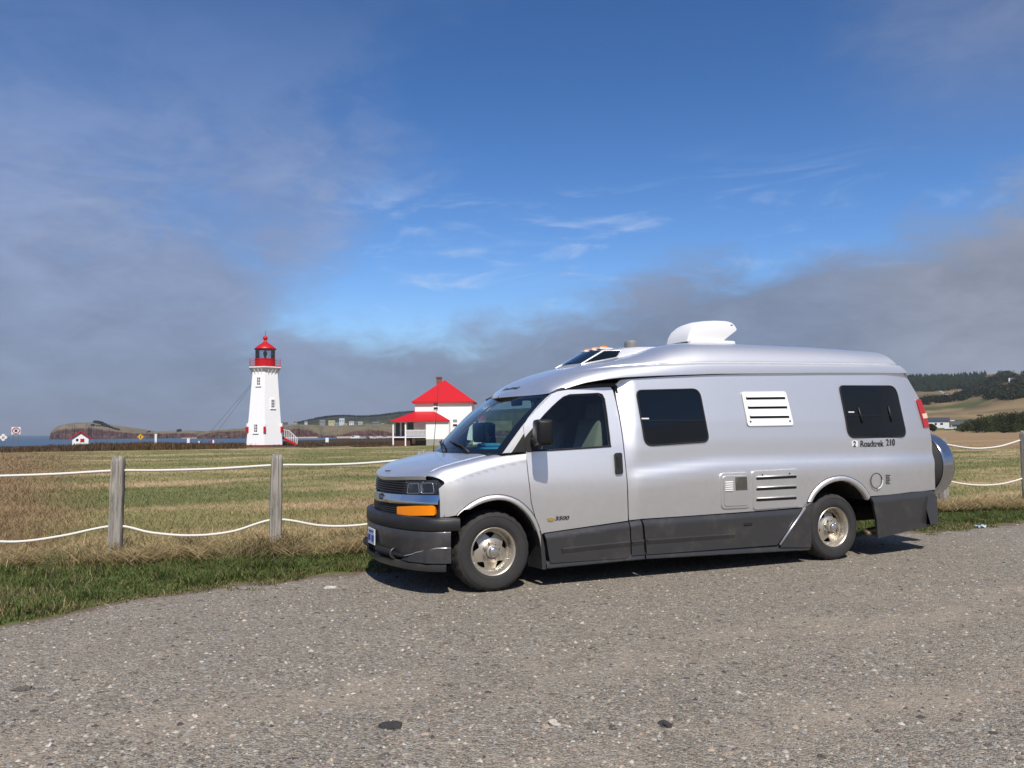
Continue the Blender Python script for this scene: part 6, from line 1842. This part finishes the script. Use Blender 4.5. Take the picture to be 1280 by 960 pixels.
b = at(265.6, 557, 121); o = empty('lifebuoy_stand', b); facing(o, b); tag(o, 'round red and white disc on a short stand left of the lighthouse', 'lifebuoy'); k = 121 / F_PX
MB().tube([(0, .05, -.6), (0, .05, 5 * k)], .05, 6).build('stand', M_iron, o)
MB().prism([(0 + 2.1 * k * math.cos(t), 0, (5 + 2.3 * math.sin(t)) * k) for t in np.linspace(-math.pi / 2, math.pi / 2, 10)], (0, -.08, 0)).build('white_half', M_swhite, o)
MB().prism([(-.004 + 2.1 * k * math.cos(t), 0, (5 + 2.3 * math.sin(t)) * k) for t in np.linspace(math.pi / 2, 1.5 * math.pi, 10)], (0, -.08, 0)).build('red_half', M_sred, o)
for (px, py, w_, h_, lab) in ((235.3, 551, 3.2, 5.5, 'low pale panel half sunk in the scrub between marker post and lighthouse'), (248.5, 552.6, 1.8, 2.6, 'small white stub in the scrub beside the red and white disc'), (408.8, 550, 3.8, 5.6, 'white rectangular notice board right of the lighthouse stairs')):
    b = at(px, py + 5, 122); o = empty('notice_board', b); facing(o, b); tag(o, lab, 'notice board'); k = 122 / F_PX
    MB().box((0, 0, 5 * k), (w_ * k, .06, h_ * k)).build('board', M_swhite, o)
    for s in (-.4, .4): MB().tube([(s * w_ * k, .06, -.6), (s * w_ * k, .06, 5 * k)], .04, 6).build('leg', M_pole, o)

# ------------------------------------------------------------------ parked cars by the beach
def car(px, w_px, Y, colr, label, tall=False):
    a_ = (px - 640) / F_PX; x = a_ * Y; z = Tz1(x, Y); L = w_px * Y / F_PX
    o = empty('parked_car', (x, Y, z), -a_ + rng.normal(0, .1)); tag(o, label, 'car', 'cars parked by the beach')
    H = 1.9 if tall else 1.45; Wd = 1.8
    prof = [(-.5, .30), (-.5, .62), (-.36, .80), (-.30, .84), (-.18, 1), (.28, 1), (.42, .70), (.5, .64), (.5, .30)] if not tall else [(-.5, .3), (-.5, .62), (-.40, .7), (-.32, 1), (.5, 1), (.5, .3)]
    MB().prism([(p * L, -Wd / 2, q * H) for p, q in prof], (0, Wd, 0)).build('body', simple('car_paint', colr, .3, .1, .5), o)
    gl_ = [(-.27, .68), (-.17, .95), (.26, .95), (.38, .68)] if not tall else [(-.34, .68), (-.29, .94), (-.10, .94), (-.10, .68)]
    MB().prism([(p * L, -Wd / 2 - .02, q * H) for p, q in gl_], (0, Wd + .04, 0)).build('side_glass', M_pane, o)
    for p in (-.30, .30):
        MB().lathe([(0, -Wd / 2 - .03), (.31, -Wd / 2 - .03), (.33, -Wd / 2 + .2)], 16, 'Y', (p * L, 0, .33)).build('wheel', M_rubber, o)
        MB().lathe([(0, Wd / 2 + .03), (.31, Wd / 2 + .03), (.33, Wd / 2 - .2)], 16, 'Y', (p * L, 0, .33)).build('wheel', M_rubber, o)
car(443.5, 11, 430, (.75, .75, .75), 'tall white motorhome, leftmost vehicle by the beach', True)
car(452.5, 9, 438, (.50, .52, .55), 'silver car second from the left in the row by the beach')
car(458.2, 8, 452, (.12, .15, .24), 'dark blue car in the middle of the row by the beach')
car(467.5, 10, 440, (.72, .72, .71), 'white car right of the dark blue car by the beach')
car(479.5, 11, 446, (.55, .58, .62), 'pale grey car, rightmost by the beach near the porch')

# ------------------------------------------------------------------ houses on the hillside across the bay
def cottage(px, py, w_px, h_px, wall, roofc, label, Y=1745, group='houses on the hillside across the bay', name='cottage', deep=9):
    b = at(px, py + h_px / 2, Y); k = Y / F_PX; o = empty(name, b); facing(o, b); tag(o, label, 'house', group)
    w, h = w_px * k, h_px * k; d = 9; hw = h * .58
    MB().box((0, d / 2, (hw - deep) / 2), (w, d, hw + deep)).build('wall', simple('cottage_wall', wall, .7), o)
    e = .5
    MB().add([(-w / 2 - e, -e, hw), (w / 2 + e, -e, hw), (w / 2 + e, d + e, hw), (-w / 2 - e, d + e, hw), (-w / 2, d / 2, h), (w / 2, d / 2, h)], [(0, 1, 5, 4), (2, 3, 4, 5), (1, 2, 5), (3, 0, 4), (0, 3, 2, 1)]).build('roof', simple('cottage_roof', roofc, .7), o)
    for s in (-.25, .2): MB().box((s * w, -.06, hw * .5), (min(1.6, w * .16), .1, hw * .42)).build('window', M_pane, o)
    return o
for a_ in ((355.3, 530.0, 9, 4.5, (.07, .075, .09), (.06, .06, .065), 'low dark grey house on the shore just right of the lighthouse'),
           (369.3, 528.6, 4.5, 4, (.42, .36, .26), (.10, .09, .08), 'cream cottage on the far hillside right of the low dark grey house'),
           (382.5, 528.0, 3.6, 3.4, (.55, .55, .55), (.15, .15, .15), 'small off white cottage at the left foot of the wooded hill'),
           (403.0, 527.0, 7, 4, (.20, .20, .21), (.16, .17, .18), 'wide grey house below the left end of the wooded crest'),
           (414.6, 527.4, 8, 3.6, (.42, .40, .20), (.34, .33, .17), 'pale yellow house on the far hillside'),
           (421.2, 529.9, 6, 3.4, (.20, .24, .28), (.15, .19, .23), 'slate blue house on the far hillside below the yellow one'),
           (427.3, 525.4, 6.4, 5, (.45, .52, .56), (.30, .38, .42), 'large pale blue house, highest of the far hillside cluster'),
           (431.6, 531.0, 4.8, 3.6, (.48, .33, .16), (.30, .20, .10), 'small orange tan house, lowest in the middle of the far cluster'),
           (439.4, 529.0, 6.2, 5, (.70, .70, .69), (.25, .25, .26), 'bright white house in the middle of the far hillside cluster'),
           (445.0, 528.8, 3.6, 4, (.13, .10, .08), (.10, .08, .07), 'narrow brown house beside the bright white one'),
           (450.4, 529.0, 5.6, 4, (.38, .46, .42), (.22, .28, .27), 'mint green house right of the narrow brown one'),
           (461.2, 532.0, 9.5, 4, (.45, .46, .47), (.30, .31, .32), 'long pale grey house in front of the right end of the cluster'),
           (469.8, 529.4, 8, 4.6, (.10, .12, .16), (.09, .10, .12), 'dark blue grey house at the right end of the cluster'),
           (478.3, 530.2, 4, 3, (.33, .26, .17), (.2, .16, .12), 'small tan house, last on the right beside the porch roof'),
           (489.6, 522.0, 3.4, 3.4, (.55, .56, .57), (.3, .3, .3), 'single pale house high on the hill above the porch roof')):
    cottage(*a_, Y=1745 if a_[1] > 523 else 1850)

# ------------------------------------------------------------------ buildings, bushes and woods on the right
def hit_land(px, py, y0=120):
    d = ray(px, py); Ys = np.geomspace(y0, 2400, 1600); P = CC[None] + d[None] * (Ys / d[1])[:, None]
    g = P[:, 2] - Tz(P[:, 0], P[:, 1]); k_ = np.argmax(g <= 0)
    return P[k_] if g[k_] <= 0 else None
def low_building(px0, px1, yb, yw, yr, Y, d, wall, roofc, label, name='building', wins=(), deep=3):
    b = at((px0 + px1) / 2, yb, Y); k = Y / F_PX; o = empty(name, b); facing(o, b); tag(o, label, 'building')
    w = (px1 - px0) * k; hw = (yb - yw) * k; h = (yb - yr) * k
    MB().box((0, d / 2, (hw - deep) / 2), (w, d, hw + deep)).build('wall', simple(name + '_wall', wall, .7, var=.05), o)
    e = .4
    MB().add([(-w / 2 - e, -e, hw), (w / 2 + e, -e, hw), (w / 2 + e, d + e, hw), (-w / 2 - e, d + e, hw), (-w / 2 - e, d / 2, h), (w / 2 + e, d / 2, h), (-w / 2 - e, -e, hw - .25), (w / 2 + e, -e, hw - .25)], [(0, 1, 5, 4), (2, 3, 4, 5), (1, 2, 5), (3, 0, 4), (0, 6, 7, 1), (0, 3, 2, 1)]).build('roof', simple(name + '_roof', roofc, .7, var=.1), o)
    for (wx, wy, ww, wh_) in wins:
        MB().box(((wx - (px0 + px1) / 2) * k, -.05, (yb - wy) * k), (ww * k, .1, wh_ * k)).build('window', M_pane, o)
    return o
low_building(1138, 1183.6, 536, 526.2, 522.0, 400, 8, (.78, .78, .78), (.045, .05, .06), 'long low white building with a dark roof beside the van tail lamp', 'bungalow', ((1169, 530, 2.2, 2.4), (1175.4, 530, 3, 2.2)))
low_building(1191, 1206, 538, 530.6, 527.2, 380, 7, (.30, .30, .30), (.075, .08, .085), 'small house with a dark grey roof half hidden by bushes', 'small_house', ((1198, 534, 3, 4),))
low_building(1182.8, 1193.6, 539, 535.2, 534.6, 372, 3, (.78, .78, .78), (.7, .7, .7), 'low white shed in front of the small grey roofed house', 'white_shed')
low_building(1189.6, 1192.2, 537, 525.8, 525.2, 392, 1.2, (.70, .68, .64), (.6, .6, .6), 'narrow white tank tower between the bungalow and the grey roof', 'tank_tower')
low_building(1207.8, 1220.8, 536, 526.4, 524.7, 360, 6, (.04, .04, .045), (.03, .032, .036), 'dark flat roof showing above the green thicket', 'dark_barn')
q = hit_land(1264.5, 478.5, 500)
if q is None: q = at(1264.5, 479, 900)
b = low_building(1262.5, 1268.5, 478.6, 474.6, 472.0, float(q[1]), 8, (.10, .13, .20), (.08, .10, .15), 'blue grey house with a white gable on the wooded right hilltop', 'hill_house', ())
kk = float(q[1]) / F_PX
MB().box((-3.2 * kk, -.6, 3 * kk), (1.5 * kk, 1.0, 6 * kk)).box((.6 * kk, -.3, .9 * kk), (3.4 * kk, .5, 1.0 * kk)).build('white_gable', M_hwhite, b)

M_leaf = vcol_mat('dark_foliage', .8, trans=.15, spec=.2)
def leaf_cloud(blobs, n, size, colr, seed):
    """leaf sized faces spread through lumpy crowns. blobs: (centre, (rx, ry, rz))"""
    r_ = np.random.default_rng(seed); vol = np.array([b[1][0] * b[1][2] for b in blobs]); k_ = r_.choice(len(blobs), n, p=vol / vol.sum())
    cen = np.array([b[0] for b in blobs])[k_]; ra = np.array([b[1] for b in blobs])[k_]
    d = r_.normal(size=(n, 3)); d /= np.linalg.norm(d, axis=1)[:, None]
    rr_ = r_.random(n) ** .35 * (.82 + .30 * r_.random(n)); P = cen + d * ra * rr_[:, None]
    a_ = r_.normal(size=(n, 3)); a_ /= np.linalg.norm(a_, axis=1)[:, None]; b_ = np.cross(a_, r_.normal(size=(n, 3))); b_ /= np.linalg.norm(b_, axis=1)[:, None]
    s = (size * (.6 + .8 * r_.random(n)))[:, None]
    V = np.stack([P - a_ * s, P + b_ * s * .6, P + a_ * s, P - b_ * s * .6], 1).reshape(-1, 3)
    cl_ = np.array(colr)[None] * (.55 + .9 * r_.random((n, 1))) * (.55 + .95 * r_.random((len(blobs), 1))[k_])
    F = np.arange(n * 4).reshape(n, 4)
    return V, F, np.repeat(cl_, 4, 0)
def top_y(px): return np.interp(px, [1196, 1202, 1207, 1213, 1222, 1235, 1248, 1258, 1266, 1272, 1280, 1300, 1340], [536, 531, 528.5, 526, 523.5, 521, 517.5, 515.5, 515, 516.5, 514.5, 516, 520])
bl = []
r_ = np.random.default_rng(11)
for px in np.arange(1199, 1345, 2.2):
    Yc = r_.uniform(285, 330); yt = top_y(px) + r_.uniform(-.5, 3.0); yb_ = 538.5 + .03 * (px - 1200)
    if px > 1280: yb_ = 541
    for f in (0.25, .75):
        yc = yt + (yb_ - yt) * f + r_.uniform(-1, 1); rz = (yb_ - yt) * .30 * Yc / F_PX + .3
        c = at(px + r_.uniform(-1, 1), yc, Yc); bl.append((c, (r_.uniform(1.0, 1.7), r_.uniform(1.5, 3), max(rz, .6))))
Lf = leaf_cloud(bl, 42000, .20, (.048, .058, .016), 12)
tag(fast_mesh('thicket', *Lf[:2], M_leaf, col=Lf[2]), 'dense dark green thicket on the right, beyond the brown field', 'thicket', kind='stuff')
def bush(px, py, w_px, h_px, Y, colr, label, seed, n=2500):
    r_ = np.random.default_rng(seed); k = Y / F_PX; b = at(px, py + h_px / 2, Y)
    o = empty('bush', b); tag(o, label, 'bush', 'single bushes in the right hand fields')
    bl = [((r_.uniform(-.3, .3) * w_px * k, r_.uniform(-.2, .2) * w_px * k, (.30 + .35 * r_.random()) * h_px * k), (.28 * w_px * k, .28 * w_px * k, .30 * h_px * k)) for _ in range(7)]
    L_ = leaf_cloud(bl, n, .16 * k / .3, colr, seed); fast_mesh('crown', *L_[:2], M_leaf, parent=o, col=L_[2])
    MB().tube([(0, 0, -.4), (.1, 0, .35 * h_px * k)], [.14, .06], 6).build('trunk', M_iron, o)
bush(1225, 520.5, 7, 5, 540, (.045, .050, .022), 'lone round bush on the tan slope above the thicket', 21)
bush(1254, 536.5, 15, 9, 270, (.040, .045, .016), 'low dark bush in front of the thicket', 22, 5000)
bush(1166, 533.5, 15, 11, 330, (.035, .045, .015), 'dark bush at the foot of the white building beside the van', 23, 5000)
bush(1203, 489.5, 6, 7, 900, (.020, .028, .012), 'dark bush on the pasture below the left wood', 24)
bush(1196, 494.5, 5, 5, 860, (.020, .028, .012), 'small dark bush left of the tree row on the slope', 25)
# conifer woods on the hills
def wood(name, poly, n, hgt, label, seed, colr=(.018, .026, .013), y0=450):
    r_ = np.random.default_rng(seed); poly = np.array(poly, float); lo, hi = poly.min(0), poly.max(0)
    Vs, Fs, Cs, o = [], [], [], 0
    cnt = 0; tries = 0
    while cnt < n and tries < n * 12:
        tries += 1
        p = lo + (hi - lo) * r_.random(2)
        if not inside([p], [poly])[0]: continue
        q = hit_land(p[0], p[1], y0)
        if q is None: continue
        H = hgt * r_.uniform(.6, 1.25); R = H * r_.uniform(.22, .36); tiers = 4; m_ = 7
        c0 = np.array(colr) * r_.uniform(.6, 1.5)
        for t in range(tiers):
            zb = q[2] + H * t * .21; zt = q[2] + H * (t * .21 + .38) if t < tiers - 1 else q[2] + H; rr = R * (1 - t * .24)
            an = np.linspace(0, 2 * math.pi, m_, endpoint=False) + r_.random()
            ring = np.stack([q[0] + rr * np.cos(an) * r_.uniform(.6, 1.25, m_), q[1] + rr * np.sin(an) * r_.uniform(.6, 1.25, m_), zb + H * r_.uniform(-.05, .05, m_)], -1)
            Vs.append(np.vstack([ring, [[q[0] + r_.normal() * .05 * R, q[1], zt]]])); 
            Fs.append(np.array([[i, (i + 1) % m_, m_] for i in range(m_)]) + o); Cs.append(np.tile(c0 * r_.uniform(.8, 1.2), (m_ + 1, 1))); o += m_ + 1
        cnt += 1
    tag(fast_mesh(name, np.vstack(Vs), np.vstack(Fs), M_leaf, col=np.vstack(Cs)), label, 'wood', kind='stuff')
wood('conifer_wood', [(960, 455), (1235, 455), (1230, 483), (1213, 486), (1195, 487), (1180, 488.5), (1165, 490), (1133, 489), (1090, 490), (960, 490)], 4200, 5.6, 'dark conifer wood along the crest of the hill behind the van', 31)
def scrub_wood(name, poly, n, hgt, leaves, size, colr, label, seed, y0=450):
    """rounded, wind cut crowns standing shoulder to shoulder"""
    r_ = np.random.default_rng(seed); poly = np.array(poly, float); lo, hi = poly.min(0), poly.max(0); bl = []
    while n > 0:
        n -= 1; p = lo + (hi - lo) * r_.random(2)
        if not inside([p], [poly])[0]: continue
        if fbm(np.array([p[0] * .11]), np.array([p[1] * .22]), seed)[0] < .43: continue
        q = hit_land(p[0], p[1], y0)
        if q is None: continue
        H = hgt * r_.uniform(.5, 1.3); bl.append((q + np.array([0, 0, H * .42]), (H * r_.uniform(.5, 1.0), H * .8, H * .55)))
    L_ = leaf_cloud(bl, leaves, size, colr, seed); tag(fast_mesh(name, *L_[:2], M_leaf, col=L_[2]), label, 'wood', kind='stuff')
scrub_wood('hillside_scrub', [(1226, 480), (1240, 466), (1262, 455), (1345, 455), (1345, 500), (1280, 497), (1265, 500), (1240, 500), (1225, 497), (1216, 494), (1212, 489), (1230, 486.5), (1240, 484)], 2600, 5.0, 60000, .62, (.032, .038, .018), 'dark evergreen scrub covering the nearer right hillside', 32)
scrub_wood('tree_row', [(1150, 506.5), (1158, 506.5), (1185, 503), (1204, 501), (1218, 494), (1214, 489), (1200, 495.5), (1180, 499.5), (1150, 503.5)], 1500, 5.2, 16000, .55, (.022, .029, .013), 'row of dark rounded trees crossing the pasture below the hill wood', 35)
scrub_wood('tree_row', [(1222, 482), (1235, 477), (1262, 474), (1262, 477.5), (1240, 480), (1226, 484)], 700, 4.5, 6000, .55, (.020, .027, .013), 'thin line of dark trees along the saddle of the right hill', 36)
# stands of spruce on the headland and the far wooded hill
def far_scrub(pts, Y, n, size, label, seed):
    r_ = np.random.default_rng(seed); bl = []
    for px, py, w in pts: bl.append((at(px, py, Y), (w * Y / F_PX, 8, 1.6 * Y / F_PX)))
    L_ = leaf_cloud(bl, n, size, (.020, .026, .016), seed); tag(fast_mesh('spruce_scrub', *L_[:2], M_leaf, col=L_[2]), label, 'scrub', kind='stuff')
far_scrub([(119.5, 527.4, 1.6), (122, 527.6, 1.8), (126, 528.6, 2.4), (130, 530.6, 2.6), (134, 532.6, 2.4), (138, 534.4, 2.4), (143, 536.4, 2.2), (147, 537.4, 1.6), (116, 531.6, 1.2), (109, 531.6, 1.0), (103.5, 532, .8), (186, 540.6, 1.5), (224, 538.2, 2.2)], 1650, 5200, 1.4, 'dark spruce scrub on the slope of the red headland', 33)
pts = [(x, float(np.interp(x, [372, 384, 400, 415, 430, 450, 462, 480, 500, 540, 600], [529, 526.2, 522.6, 520.8, 520, 521, 520.8, 519, 516.2, 513.6, 513])), 1.8) for x in np.arange(372, 612, 2.2)]
far_scrub(pts, 1965, 11000, 1.7, 'dark woodland along the top of the hill across the bay', 34)
# farm track climbing the hill
tk = [hit_land(x, y, 450) for x, y in ((1172, 487.5), (1177, 490.5), (1183, 494.5), (1188, 497.5), (1193, 499.5))]
tk = [t for t in tk if t is not None]
if len(tk) > 2:
    P = []
    for t in tk:
        r0 = t + np.array([-1.8, 0, 0]); r1 = t + np.array([1.8, 0, 0]); P.append([(q_[0], q_[1], Tz1(q_[0], q_[1]) + .5) for q_ in (r0, r1)])
    o = MB().grid(np.array(P)).build('farm_track', simple('track_gravel', (.26, .24, .21), .9, var=.2, scale=.1), fix=False)
    if o.data.polygons[0].normal.z < 0: o.data.flip_normals()
    tag(o, kind='structure')

# ------------------------------------------------------------------ sea air
hm_ = bpy.data.materials.new('sea_air'); hm_.use_nodes = True; t_ = hm_.node_tree; t_.nodes.clear()
H_ = NB(t_)
pv_ = H_.node('ShaderNodeVolumePrincipled', {'Color': (.80, .86, .95), 'Density': HAZE, 'Anisotropy': .2})
t_.links.new(pv_.outputs[0], H_.node('ShaderNodeOutputMaterial').inputs['Volume'])
hz_ = MB().box((0, 3200, 65), (18800, 12400, 170)).build('haze', hm_)
tag(hz_, kind='stuff')
